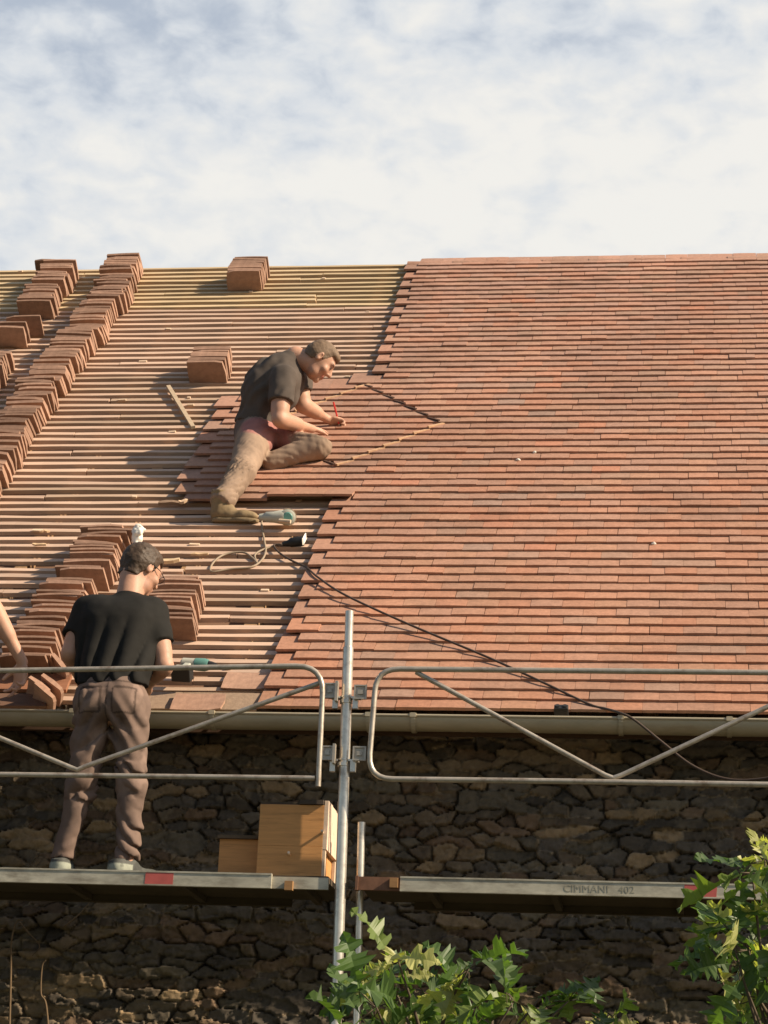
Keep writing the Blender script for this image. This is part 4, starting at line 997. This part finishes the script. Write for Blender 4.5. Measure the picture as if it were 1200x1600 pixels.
# ------------------------------------------------------------------ the third roofer: only the right forearm reaches into the picture
def third():
    Y0 = -0.50; Q = lambda px, py, dy=0.0: PY(px, py, Y0 + dy)
    wr = Q(35, 1034, 0.16); el = Q(-12, 948, 0.06); sh = el + np.array([-0.14, -0.05, 0.25])
    root = thing('person', (sh[0] - .2, Y0, ZD), 'bare forearm and hand of a person reaching in from the left edge', 'person')
    sL = sh + (-0.36, 0.02, 0.02); mid = (sh + sL) / 2; neck = mid + (0, .04, .07); hc = neck + (0.0, .07, .13)
    pel = np.array([mid[0], Y0 - .03, ZD + 0.92]); chest = mid + (0, .02, -.10)
    hipR, hipL = pel + (.09, 0, -.05), pel + (-.09, 0, -.05); fR, fL = np.array([pel[0] + .13, Y0, ZD]), np.array([pel[0] - .13, Y0, ZD])
    knR, knL = lerp(hipR, fR, .5) + (0, .03, 0), lerp(hipL, fL, .5) + (0, .03, 0); anR, anL = fR + (0, .04, .1), fL + (0, .04, .1)
    elL = sL + (-.06, .02, -.28); wrL = elL + (.1, .22, -.08)
    lo = np.min([hc, fL, elL, wrL], 0) - .2; hi = np.max([hc, wr, fR], 0) + .22
    fd = Field(lo, hi, 0.0065); A, p = head(fd, hc, np.array([.2, .9, -.4]), np.array([0, .3, .95]), neck)
    fd.cap(sh, sL, 0.05, None, 0.04); fd.cap(pel, chest, 0.105, 0.12, 0.05); fd.cap(hipR, hipL, 0.09, None, 0.04); fd.cap(chest, neck, 0.08, 0.055, 0.03)
    arm(fd, sh, el, wr); arm(fd, sL, elL, wrL)
    for hp, kn, an in ((hipR, knR, anR), (hipL, knL, anL)): fd.cap(hp, kn, 0.07, 0.05, 0.02); fd.cap(kn, an, 0.05, 0.035, 0.02)
    hand(fd, wr, nrm(Q(31, 1068, .17) - wr), np.array([0.35, 0.45, 0.6]), -1, (0.45, 0.35, 0.55, 0.7), 0.5, 1.12, spread=0.25); hand(fd, wrL, np.array([.3, .9, -.2]), np.array([0, .3, .9]), 1)
    def skin_col(P): n = fbm(P * 14, 25, 3)[:, None]; return np.ones((len(P), 3)) * (1.0 + 0.16 * n)
    fd.mesh('body', MT['skin'], root, skin_col); hair(hc, A, p, 1.0, MT['hair'], root)
    s = Field(lo, hi, 0.010); s.cap(sh, sL, 0.068, None, 0.05); s.cap(pel + (0, 0, .05), chest, 0.135, 0.145, 0.05); s.cap(chest, lerp(chest, neck, .8), 0.10, 0.062, 0.05)
    for a, b in ((sh, el), (sL, elL)): s.cap(a, lerp(a, b, .6), .07, .07, .03, flat=True)
    s.cut(pel + (0, 0, .02), (0, 0, -1)); s.cut(lerp(chest, neck, .97), nrm(neck - chest)); s.displace(lambda P: (fbm(P * 8, 55, 3) - .5) * .03); s.mesh('t_shirt', MT['grey_shirt'], root)
    t = Field(lo, hi, 0.010); t.cap(hipR, hipL, .112, None, .05); t.cap(pel, pel + (0, 0, .06), .125, None, .05)
    for hp, kn, an in ((hipR, knR, anR), (hipL, knL, anL)): t.cap(hp, kn, .098, .08, .03); t.cap(kn, an + (0, 0, .02), .08, .062, .03)
    t.cut(pel + (0, 0, .08), (0, 0, 1)); t.cut(anL + (0, 0, -.045), (0, 0, -1)); t.displace(lambda P: (fbm(P * 8, 56, 3) - .5) * .03); t.mesh('trousers', MT['brown_trousers'], root)
    for f_ in (fL, fR): shoe(root, f_ + (0, -.03, 0), (0.05, 1, 0), (0, 0, 1), 1.0, (MT['boot'], MT['sole']), True, 'boot')
    fix(root)
third()
# ================================================================== loose tiles: every tile of every stack is a thing
def tile_mesh(seed, th=0.0285, L=0.262, W=0.168):
    rr = random.Random(seed); cam_ = rr.uniform(0.001, 0.008); v = []; n = 5; tw = rr.uniform(-.003, .003)
    for k in (0, 1):
        for j in (0, 1, 2):
            for q in range(n):
                t = q / (n - 1); z = j / 2 * W
                inset = 0.004 if (j != 1) else 0.0
                x = (t - 0.5) * (L - (0.006 if j == 2 else 0)); y = (k - .5) * (th - (0.006 if j != 1 else 0)) + cam_ * (1 - (2 * t - 1) ** 2) + tw * (t - .5) * (j - 1)
                v.append((x + rr.uniform(-.0008, .0008), y, z))
    I = lambda k, j, q: k * 3 * n + j * n + q; f = []
    for _ in range(rr.choice((0, 1, 1, 2))):
        j, q = rr.choice((0, 2)), rr.choice((0, n - 1)); dx, dz = rr.uniform(.004, .012), rr.uniform(.003, .012)
        for k in (0, 1): a = v[I(k, j, q)]; v[I(k, j, q)] = (a[0] + (dx if q == 0 else -dx), a[1], a[2] + (dz if j == 0 else -dz))
    for j in (0, 1):
        for q in range(n - 1):
            f.append((I(0, j, q), I(0, j, q + 1), I(0, j + 1, q + 1), I(0, j + 1, q))); f.append((I(1, j, q + 1), I(1, j, q), I(1, j + 1, q), I(1, j + 1, q + 1)))
        f.append((I(1, j, 0), I(0, j, 0), I(0, j + 1, 0), I(1, j + 1, 0))); f.append((I(0, j, n - 1), I(1, j, n - 1), I(1, j + 1, n - 1), I(0, j + 1, n - 1)))
    for q in range(n - 1):
        f.append((I(1, 0, q), I(1, 0, q + 1), I(0, 0, q + 1), I(0, 0, q))); f.append((I(0, 2, q), I(0, 2, q + 1), I(1, 2, q + 1), I(1, 2, q)))
    m = MB(); m.add(v, f); o = m.build('clay_tile', MT['loose']); o.data.name = 'clay_tile'; me = o.data
    bpy.data.objects.remove(o); return me
TM = [tile_mesh(q, 0.0285 if q % 3 else 0.022) for q in range(10)]
TN = [tile_mesh(60 + q, 0.0205) for q in range(6)]
TFLAT = tile_mesh(50, 0.014)
NT = [0]
def put(M4, label, group, me=None):
    o = bpy.data.objects.new('clay_tile', me or TM[random.randrange(10)]); COL.objects.link(o); o.matrix_world = M4; NT[0] += 1
    return tag(o, label, 'roof tile', group, 'thing')
def pose(c, ex, ez):
    ex = nrm(ex); ez = nrm(ez - ex * (ez @ ex)); ey = np.cross(ez, ex)
    return Matrix(((ex[0], ey[0], ez[0], c[0]), (ex[1], ey[1], ez[1], c[1]), (ex[2], ey[2], ez[2], c[2]), (0, 0, 0, 1)))
def stack(xs, s0, s1, label, group, pitch=0.0385, lean=0.30, jit=1.0, bundle=7, first=None, thin=False):
    """tiles on edge, leaning one on the other up the slope; xs(s) = right-hand end"""
    s = s0; k = 0; a = lean; dx = random.gauss(0, .008); n = random.randint(bundle - 3, bundle + 2); yaw = 0
    while s < s1:
        if k >= n:
            k = 0; n = random.randint(bundle - 3, bundle + 2); dx = random.gauss(0, .022) * jit; s += random.uniform(0.015, 0.04); a = lean + random.uniform(-.15, .12) * jit; yaw = random.gauss(0, .03) * jit
        x = xs(s) - 0.131 + dx + random.gauss(0, .009) * jit
        d = NRM - UPS * math.tan(a + random.gauss(0, .055) * jit)
        ex = np.array([1, 0, 0]) + UPS * (yaw + random.gauss(0, .032) * jit) + NRM * random.gauss(0, .02) * jit
        c = RP(x, s, 0.002 + abs(random.gauss(0, .004)) * jit)
        put(pose(c, ex, d), label, group, TN[k % 6] if thin else None)
        s += pitch * random.uniform(.9, 1.12) + (random.uniform(.008, .022) * jit if random.random() < .2 else 0); k += 1; a += random.uniform(-.01, .008)
def pw(*pts):
    def f(s):
        for (x0, a), (x1, b) in zip(pts, pts[1:]):
            if s <= b: return lerp(x0, x1, (s - a) / (b - a))
        return pts[-1][0]
    return f
stack(pw((-2.49, 2.4), (-2.51, 3.9), (-2.52, 5.5), (-2.56, 7.0)), 2.45, 6.52, 'brown clay tile on edge in the long leaning row climbing to the ridge', 'tiles in the long row up to the ridge', lean=0.40)
stack(pw((-2.56, 6.0), (-2.56, 7.2)), 6.62, 6.93, 'brown clay tile in the bundle poking above the ridge, heading the long row', 'tiles in the bundle at the head of the long row', lean=0.34)
stack(pw((-3.02, 5.8), (-3.11, 7.0)), 5.86, 6.86, 'brown clay tile in the short row below the ridge, left of the long row', 'tiles in the short row below the ridge', lean=0.36)
stack(pw((-3.05, 5), (-3.05, 6)), 5.27, 5.52, 'brown clay tile in the small left edge bundle under the short row', 'tiles in the small bundle at the left edge', lean=0.3)
stack(pw((-3.0, 4.2), (-3.06, 6)), 4.30, 4.86, 'brown clay tile in the lowest left edge bundle beside the long row', 'tiles in the lowest bundle at the left edge', lean=0.3)
stack(pw((-1.57, 0.3), (-1.55, 1.2), (-1.49, 1.6), (-1.51, 2)), 0.36, 1.93, 'brown clay tile on edge in the leaning row behind the standing person', 'tiles in the row behind the standing person', lean=0.36, jit=1.3, pitch=.0295, bundle=9, thin=True)
stack(pw((-0.90, 0.7), (-0.985, 1.3)), 0.78, 1.27, 'brown clay tile on edge in the stack right of the standing person', 'tiles in the stack right of the standing person', lean=0.32, jit=1.2, pitch=.0295, bundle=8, thin=True)
stack(pw((-1.55, 6), (-1.56, 7)), 6.45, 6.80, 'brown clay tile in the lone bundle near the ridge above the seated roofer', 'tiles in the lone bundle near the ridge', lean=0.16, jit=0.35, bundle=30, pitch=.031)
stack(pw((-1.45, 4.4), (-1.47, 5)), 4.53, 4.80, 'brown clay tile in the lone bundle left of the seated person', 'tiles in the lone bundle left of the seated person', lean=0.16, jit=0.35, bundle=30, pitch=.031)

def flat(px, py, label, h=0.03, yaw=0.0, tilt=0.0, me=None, roll=0.0, group=None):
    """a tile lying on the slope: local Z up the slope, X along the eaves"""
    c = PR(px, py, h); up = UPS * math.cos(tilt) + NRM * math.sin(tilt); ex = np.array([math.cos(yaw), 0, 0]) + up * math.sin(yaw) + NRM * roll
    return put(pose(c, ex, up - ex * (up @ ex) * 0), label, group, me or TFLAT)
flat(306, 1109, 'clean orange clay tile lying loose at the eaves, right of the standing person', 0.045, 0.03, -.02)
flat(352, 1112, 'dusty grey clay tile lying flat at the eaves under the loose orange tile', 0.028, 0.0) if False else None
flat(385, 1076, 'single clay tile hung on battens just left of the finished tiles, near the eaves', 0.012, 0.0)
# jumble of tiles at the foot of the row
foot = [((84, 1104), .75, .9, 'dark'), ((96, 1090), .9, 1.0, 'x'), ((104, 1062), .8, .6, 'y'), ((76, 1094), .5, 1.1, 'z')]
lb = ['broken clay tile on its end, lowest of the jumble left of the standing person',
      'clay tile standing askew on the jumble beside the left leg of the standing person',
      'clay tile slipped sideways at the foot of the row behind the standing person',
      'dusty clay tile half buried in the jumble above the gutter']
for (p_, yaw, tl_, _), l_ in zip(foot, lb):
    c = PR(p_[0], p_[1], 0.03); ex = np.array([.25, 0, 0]) + NRM * .8 - UPS * .35 * yaw; ez = UPS * .4 + np.array([-.8, 0, 0]) * tl_ + NRM * .2
    o = put(pose(c, ex, ez), l_, 'tiles tumbled at the eaves', TM[2]); o.scale = (.55, .9, .8)
# two wide boards at the eaves, far left
def board(name, x0, x1, s0, s1, h, th, label, cat, material, col=(1, 1, 1)):
    m = MB(); v = [RP(a, b, h) for a, b in ((x0, s0), (x1, s0), (x1 - .01, s1), (x0, s1))]; v += [q + NRM * th for q in v]; m.hexa(v, col); o = m.build(name, material, bevel=0.002); return tag(o, label, cat)
xb = RS(74, 1112)[0]
board('plank', -3.2, xb, 0.0, 0.125, 0.022, 0.018, 'dark brown plank lying along the gutter at the left edge', 'plank', MT['dark_board'], (.8, .75, .75))
board('plank', -3.2, xb + .06, 0.17, 0.33, 0.02, 0.02, 'reddish brown plank under the hand at the left edge', 'plank', MT['dark_board'], (1.3, 1.0, .85))

# ------------------------------------------------------------------ lath, offcuts, rag
a, b = PR(263, 604, 0.03), PR(302, 668, 0.012)
m = MB(); ax = (b - a) / 2; sd = nrm(np.cross(ax, NRM)); m.box((a + b) / 2, ax, sd * 0.014, NRM * 0.011, (.85, .85, .8)); tag(m.build('wooden_lath', MT['pale_wood'], bevel=.001), 'loose grey wooden lath lying aslant on the battens, left of the seated person', 'lath')
def offcut(px, py, L, w, t, yaw, label, col=(1, 1, 1), h=.012):
    c = PR(px, py, h); ex = np.array([math.cos(yaw), 0, 0]) + UPS * math.sin(yaw); sd = nrm(np.cross(NRM, ex)); m = MB(); n = 5; v = []; f = []
    rr = random.Random(int(px * 7 + py))
    for q in range(n):
        t_ = q / (n - 1) - .5; wq = w * rr.uniform(.55, 1) * (1 if 0 < q < n - 1 else .6); off = rr.uniform(-.2, .2) * w
        o_ = c + ex * L * t_ + sd * off + NRM * rr.uniform(0, .006)
        v += [o_ - sd * wq / 2, o_ + sd * wq / 2, o_ + sd * wq / 2 + NRM * t, o_ - sd * wq / 2 + NRM * t]
    for q in range(n - 1):
        for k in range(4): f.append((4 * q + k, 4 * q + (k + 1) % 4, 4 * q + 4 + (k + 1) % 4, 4 * q + 4 + k))
    f += [(3, 2, 1, 0), tuple(range(4 * n - 4, 4 * n))]; m.add(v, f, col); return tag(m.build('wood_offcut', MT['pale_wood']), label, 'offcut', 'wood offcuts on the battens')
offcut(263, 879, .13, .045, .02, .1, 'pale splintered wood offcut right of the standing head', (1.1, 1.05, .9), .02)
offcut(270, 789, .17, .045, .02, .05, 'dark wood offcut left of the work boot', (.45, .38, .34), .02)
offcut(287, 786, .055, .03, .016, .35, 'small pale wood chip lying on the dark offcut by the work boot', (1.2, 1.1, 1), .045)
offcut(312, 868, .10, .03, .012, .0, 'thin wood offcut below the coiled cord', (1.0, .9, .75), .012)
offcut(62, 852, .08, .025, .010, .0, 'small wood chip on the battens left of the tile row', (1.0, .9, .75), .012)
offcut(70, 832, .06, .022, .010, .2, 'tiny wood chip on the battens above the tile row', (1.0, .9, .75), .012)
# rag on the tile row
c = PR(213, 851, 0.10); f = Field(c - .16, c + .2, .006); 
f.cap(c, c + (0.005, 0, .075), .026, .032, .03); f.cap(c + (0.01, -.02, -.01), c + (.04, -.03, -.03), .022, .014, .02); f.displace(lambda P: (fbm(P * 34, 4, 3) - .5) * .055)
tag(f.mesh('rag', MT['white'], None), 'crumpled cream rag on the tile row behind the standing head', 'rag')
# lumps of mortar on the finished tiles
for px, py, l_ in ((1021, 850, 'small pale mortar crumb on the finished tiles at the right'), (836, 707, 'tiny mortar crumb under a tile edge below the diamond'), (810, 719, 'mortar crumb on the tile course just below the tiny crumb')):
    p = PR(px, py, .045); f = Field(p - .04, p + .04, .003); f.ell(p, (.014, .011, .009), None, .004); f.displace(lambda P: (fbm(P * 60, int(px), 2) - .5) * .012)
    tag(f.mesh('mortar_crumb', MT['white'], None), l_, 'mortar crumb', 'mortar crumbs on the tiles')

# ------------------------------------------------------------------ power tools and cords
def spline(pts, n=8):
    pts = [np.asarray(p, float) for p in pts]; P_ = [2 * pts[0] - pts[1]] + pts + [2 * pts[-1] - pts[-2]]; out = []
    for i in range(1, len(P_) - 2):
        a, b, c, d = P_[i - 1:i + 3]
        for q in range(n): t = q / n; out.append(0.5 * ((2 * b) + (c - a) * t + (2 * a - 5 * b + 4 * c - d) * t * t + (3 * b - a - 3 * c + d) * t ** 3))
    out.append(pts[-1]); return out
def grinder():
    c = PR(433, 808, 0.07); root = thing('angle_grinder', PR(430, 812), 'pale corded angle grinder lying on the battens beside the boot', 'angle grinder')
    ex, up = np.array([1, 0, 0]), NRM
    m = MB(); m.tube([c - ex * .075, c - ex * .065, c - ex * .02, c + ex * .03, c + ex * .045], [.022, .031, .033, .042, .040], 16); m.build('motor_housing', MT['grey_plastic'], root, smooth=True, angle=50)
    m = MB(); fc = c + ex * .062; vd = nrm(CAM - c); m.tube([fc - vd * .03, fc + vd * .022, fc + vd * .028], [.046, .046, .034], 20); m.build('gear_head', MT['grey_plastic'], root, smooth=True, angle=40)
    m = MB(); m.tube([fc + vd * .029, fc + vd * .034], [.030, .024], 18); m.build('badge', MT['teal'], root, smooth=True, angle=40)
    m = MB(); m.tube([fc - vd * .046, fc - vd * .034], [.052, .052], 24); m.tube([c + ex * .02 - UPS * .05, c + ex * .09 - UPS * .062], .012, 10); m.build('disc_guard', MT['pale_wood'], root, smooth=True, angle=40)
    m = MB(); m.tube([c - ex * .105, c - ex * .07], [.019, .024], 12); m.build('handle', MT['grey_plastic'], root, smooth=True, angle=40)
    K = lambda x, y, h=.012: PR(x, y, h)
    pts = [c - ex * .105, K(409, 806, .05), K(409, 822), K(413, 845), K(415, 862), K(408, 876), K(392, 886), K(360, 889), K(330, 893), K(334, 878), K(352, 866), K(380, 863), K(396, 873), K(402, 880), K(398, 868), K(408, 860), K(428, 853), K(443, 850)]
    m = MB(); m.tube(spline(pts, 6), 0.0062, 8); m.build('power_cord', MT['cable'], root, smooth=True)
    q0, q1 = K(441, 850, .02), K(474, 845, .025)
    fix(root)
    rt = thing('socket_outlet', K(462, 848, 0), 'black cable socket with a white cap lying by the coiled cord', 'socket')
    m = MB(); ax = q1 - q0; m.tube([q0, q0 + ax * .3, q0 + ax * .4, q1], [.012, .018, .028, .030], 14); m.build('socket_body', MT['black'], rt, smooth=True, angle=40)
    m = MB(); m.box(q1 + nrm(ax) * .006 + NRM * .01, nrm(ax) * .004 + UPS * .004, nrm(np.cross(ax, NRM)) * .034 - nrm(ax) * .012, NRM * .022); m.build('cap', MT['white'], rt, bevel=.003); fix(rt)
    # the long extension lead
    pts = [K(441, 851, .02), K(428, 852, .02), K(437, 864, .02), K(458, 877, .02), K(478, 886, .03), K(497, 902, .06), K(540, 930, .075), K(640, 976, .072), K(760, 1026, .06), K(850, 1067, .06), K(920, 1100, .05)]
    g = PY(962, 1112, -.10); pts += [K(945, 1107, .055), PY(966, 1113, -.13), PY(990, 1124, -.16), PY(1035, 1160, -.20), PY(1080, 1195, -.25), PY(1130, 1216, -.3), PY(1180, 1218, -.35), PY(1230, 1205, -.4), PY(1330, 1150, -.5)]
    m = MB(); m.tube(spline(pts, 8), 0.0062, 8); tag(m.build('extension_lead', MT['dark_cable'], smooth=True), 'long brown extension lead running down the tiles and over the gutter', 'cable')
grinder()
def drill():
    c = PR(305, 1038, 0.085); root = thing('cordless_drill', PR(303, 1060), 'teal and black cordless drill lying on the battens near the eaves', 'cordless drill')
    ex = nrm(np.array([1, 0, 0]) - UPS * .10); dn = nrm(-UPS * .9 + NRM * .1 - ex * .15)
    m = MB(); m.tube([c - ex * .075, c - ex * .065, c + ex * .05], [.018, .030, .031], 14); m.build('motor_housing', MT['grey_plastic'], root, smooth=True, angle=45)
    m = MB(); m.tube([c + ex * .002, c + ex * .052, c + ex * .07], [.0325, .0335, .028], 14); m.build('gear_sleeve', MT['teal'], root, smooth=True, angle=45)
    m = MB(); m.tube([c + ex * .07, c + ex * .085, c + ex * .115], [.022, .021, .012], 12); m.build('chuck', MT['black'], root, smooth=True, angle=45)
    h = c - ex * .03; m = MB(); m.box(h + dn * .06, ex * .020, nrm(np.cross(ex, dn)) * .017, dn * .05); m.build('handle', MT['grey_plastic'], root, bevel=.008)
    m = MB(); m.box(h + dn * .13 + ex * .012, ex * .050, nrm(np.cross(ex, dn)) * .036, dn * .028); m.build('battery', MT['black'], root, bevel=.006)
    m = MB(); sd = nrm(np.cross(ex, dn)); sd = sd if sd @ (CAM - c) > 0 else -sd; m.box(h + dn * .13 + ex * .004 + sd * .037, ex * .026, sd * .002, dn * .020); m.build('battery_label', MT['grey_plastic'], root)
    fix(root)
drill()
def vent():
    c = PR(877, 1111, .05); m = MB(); root = thing('black_box', c, 'small black plastic box standing on the gutter edge, right side', 'black box')
    m.box(c, (.034, 0, 0), UPS * .02, NRM * .026); m.build('casing', MT['black'], root, bevel=.004)
    for s_ in (-.018, .018):
        m = MB(); m.tube([c + (s_, 0, 0) + NRM * .024, c + (s_, 0, 0) + NRM * .032], .012, 10); m.build('knob', MT['black'], root, smooth=True, angle=40)
    fix(root)
vent()
# dry creeper on the wall
def creeper(px, label, pts):
    m = MB()
    for line, r in pts: m.tube(spline([PY(x, y, WALL_Y - .075) for x, y in line], 6), list(np.linspace(r, r * .5, (len(line) - 1) * 6 + 1)), 6, (.9, .8, .7))
    return tag(m.build('dry_creeper', MT['pale_dry'], smooth=True), label, 'creeper', 'dry creepers on the wall')
MT['pale_dry'] = mat('dry_stem', (0.16, 0.12, 0.075), 0.9, var=.2)
creeper(20, 'dry brown creeper stem climbing the stone wall at the lower left', [([(14, 1640), (17, 1520), (18, 1470), (26, 1440), (36, 1438)], .006), ([(30, 1440), (45, 1458), (62, 1478), (50, 1494)], .004)])
creeper(66, 'thin forked dry stem on the stones below the standing person', [([(78, 1640), (72, 1570), (64, 1552), (66, 1510), (72, 1500)], .006), ([(100, 1448), (122, 1430), (142, 1408)], .005)])
# ================================================================== young oaks in front of the wall
def leaf_mat():
    m = bpy.data.materials.new('oak_leaf'); m.use_nodes = True; nt = m.node_tree; N = nt.nodes.new; L = nt.links.new; b = nt.nodes['Principled BSDF']; out = nt.nodes['Material Output']
    a = N('ShaderNodeAttribute'); a.attribute_name = 'Col'; L(a.outputs['Color'], b.inputs['Base Color']); b.inputs['Roughness'].default_value = 0.45
    tr = N('ShaderNodeBsdfTranslucent'); mx = N('ShaderNodeMix'); mx.data_type = 'RGBA'; mx.blend_type = 'MULTIPLY'; mx.inputs[0].default_value = 1; L(a.outputs['Color'], mx.inputs[6]); mx.inputs[7].default_value = (1.6, 1.8, 0.55, 1); L(mx.outputs[2], tr.inputs[0])
    ms = N('ShaderNodeMixShader'); ms.inputs[0].default_value = 0.38; L(b.outputs[0], ms.inputs[1]); L(tr.outputs[0], ms.inputs[2]); L(ms.outputs[0], out.inputs[0]); return m
MT['leaf'] = leaf_mat(); MT['bark'] = mat('oak_bark', (0.10, 0.075, 0.05), 0.9, var=.3, scale=20)
# half outline of a pointed-lobed oak leaf: (along, half width)
OUT = [(0.0, 0.012), (0.14, 0.03), (0.20, 0.16), (0.27, 0.20), (0.28, 0.09), (0.36, 0.07), (0.42, 0.22), (0.50, 0.36), (0.53, 0.24), (0.60, 0.31), (0.59, 0.12), (0.66, 0.09), (0.72, 0.20), (0.80, 0.27), (0.81, 0.13), (0.88, 0.07), (0.92, 0.09), (1.0, 0.0)]
def leaf(m, base, d, n, L, col, curl, fold, petiole=True):
    d = nrm(d); n = nrm(n - d * (n @ d)); w = np.cross(d, n); rr = random
    mid = []; Lf = []; Rt = []; js = [rr.uniform(.8, 1.2) for _ in OUT]
    for (t, hw), j in zip(OUT, js):
        ang = curl * t; c = base + L * (d * (math.sin(ang) / curl if abs(curl) > 1e-3 else t) - n * ((1 - math.cos(ang)) / curl if abs(curl) > 1e-3 else 0))
        nn = n * math.cos(ang) + d * math.sin(ang) * 1.0
        mid.append(c); up = nn * math.sin(fold); q = L * hw * j
        wav = nn * 0.055 * L * math.sin(t * 9 + j * 5)
        Lf.append(c + q * (w * math.cos(fold) + up) + wav); Rt.append(c + q * (-w * math.cos(fold) + up) - wav)
    k = len(OUT); v = mid + Lf + Rt; f = []
    for i in range(k - 1): f += [(i, i + 1, k + i + 1, k + i), (i + 1, i, 2 * k + i, 2 * k + i + 1)]
    m.add(v, f, col)
    if petiole: m.tube([base - d * L * .22, base], .0016, 4, (0.10, 0.09, 0.03), cap=False)
def oak(px, py0, Y, label, clusters, seed, extra):
    random.seed(seed); fo = PY(px, py0, Y); foot = np.array([fo[0] + .05, Y, -4.1]); root = thing('young_oak', foot, label, 'oak tree', 'young oaks before the wall')
    top = np.array([fo[0], Y, fo[2]]); tr = MB(); tp = [foot, lerp(foot, top, .35) + (.05, .03, 0), lerp(foot, top, .7) + (-.04, 0, 0), top]
    tr.tube(spline(tp, 6), list(np.linspace(.055, .014, 19)), 10); tr.build('trunk', MT['bark'], root, smooth=True)
    br = MB(); lv = MB()
    for (cx, cy, rad, n, light) in clusters + extra:
        c = PY(cx + (28 if cx < 600 else 8 if px < 1000 else 10), cy + (34 if px < 1000 else 14), Y + random.uniform(-.3, .3)); st = lerp(foot, top, random.uniform(.72, .98))
        mid = lerp(st, c, .5) + np.array([random.uniform(-.05, .05), random.uniform(-.05, .05), .05]); tw = spline([st, mid, c], 6)
        br.tube(tw, list(np.linspace(.011, .003, len(tw))), 6)
        R_ = rad * (c[1] - CAM[1]) / F
        for k in range(max(3, int(n * .52))):
            off = nrm(np.array([random.gauss(0, 1), random.gauss(0, 1), random.gauss(0, .7)])) * R_ * random.uniform(.15, 1) ** .6
            b = c + off; t_ = c + off * .2
            br.tube([t_, b], [.0025, .0015], 4)
            d = nrm(off) * .7 + np.array([random.uniform(-.6, .6), random.uniform(-.6, .6), random.uniform(-.55, .35)]); L = random.uniform(.14, .235)
            nn = np.array([random.uniform(-.5, .9), random.uniform(-.9, .2), random.uniform(.1, 1)])
            if random.random() < light: col = np.array([0.38, 0.38, 0.14]) * random.uniform(.85, 1.15); L *= .85  # young pale leaves, with the sunlit look put into their colour
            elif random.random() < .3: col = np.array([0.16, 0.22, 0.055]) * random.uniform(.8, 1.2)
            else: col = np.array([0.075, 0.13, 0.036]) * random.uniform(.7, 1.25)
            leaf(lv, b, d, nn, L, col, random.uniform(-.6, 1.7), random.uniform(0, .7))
            if random.random() < .25: leaf(lv, b, d + np.array([random.uniform(-.9, .9), random.uniform(-.5, .5), random.uniform(-.4, .7)]), nn, L * random.uniform(.3, .55), col * 1.15, random.uniform(0, 1.2), random.uniform(.2, .7))
    br.build('branches', MT['bark'], root, smooth=True); lv.build('leaves', MT['leaf'], root); fix(root)
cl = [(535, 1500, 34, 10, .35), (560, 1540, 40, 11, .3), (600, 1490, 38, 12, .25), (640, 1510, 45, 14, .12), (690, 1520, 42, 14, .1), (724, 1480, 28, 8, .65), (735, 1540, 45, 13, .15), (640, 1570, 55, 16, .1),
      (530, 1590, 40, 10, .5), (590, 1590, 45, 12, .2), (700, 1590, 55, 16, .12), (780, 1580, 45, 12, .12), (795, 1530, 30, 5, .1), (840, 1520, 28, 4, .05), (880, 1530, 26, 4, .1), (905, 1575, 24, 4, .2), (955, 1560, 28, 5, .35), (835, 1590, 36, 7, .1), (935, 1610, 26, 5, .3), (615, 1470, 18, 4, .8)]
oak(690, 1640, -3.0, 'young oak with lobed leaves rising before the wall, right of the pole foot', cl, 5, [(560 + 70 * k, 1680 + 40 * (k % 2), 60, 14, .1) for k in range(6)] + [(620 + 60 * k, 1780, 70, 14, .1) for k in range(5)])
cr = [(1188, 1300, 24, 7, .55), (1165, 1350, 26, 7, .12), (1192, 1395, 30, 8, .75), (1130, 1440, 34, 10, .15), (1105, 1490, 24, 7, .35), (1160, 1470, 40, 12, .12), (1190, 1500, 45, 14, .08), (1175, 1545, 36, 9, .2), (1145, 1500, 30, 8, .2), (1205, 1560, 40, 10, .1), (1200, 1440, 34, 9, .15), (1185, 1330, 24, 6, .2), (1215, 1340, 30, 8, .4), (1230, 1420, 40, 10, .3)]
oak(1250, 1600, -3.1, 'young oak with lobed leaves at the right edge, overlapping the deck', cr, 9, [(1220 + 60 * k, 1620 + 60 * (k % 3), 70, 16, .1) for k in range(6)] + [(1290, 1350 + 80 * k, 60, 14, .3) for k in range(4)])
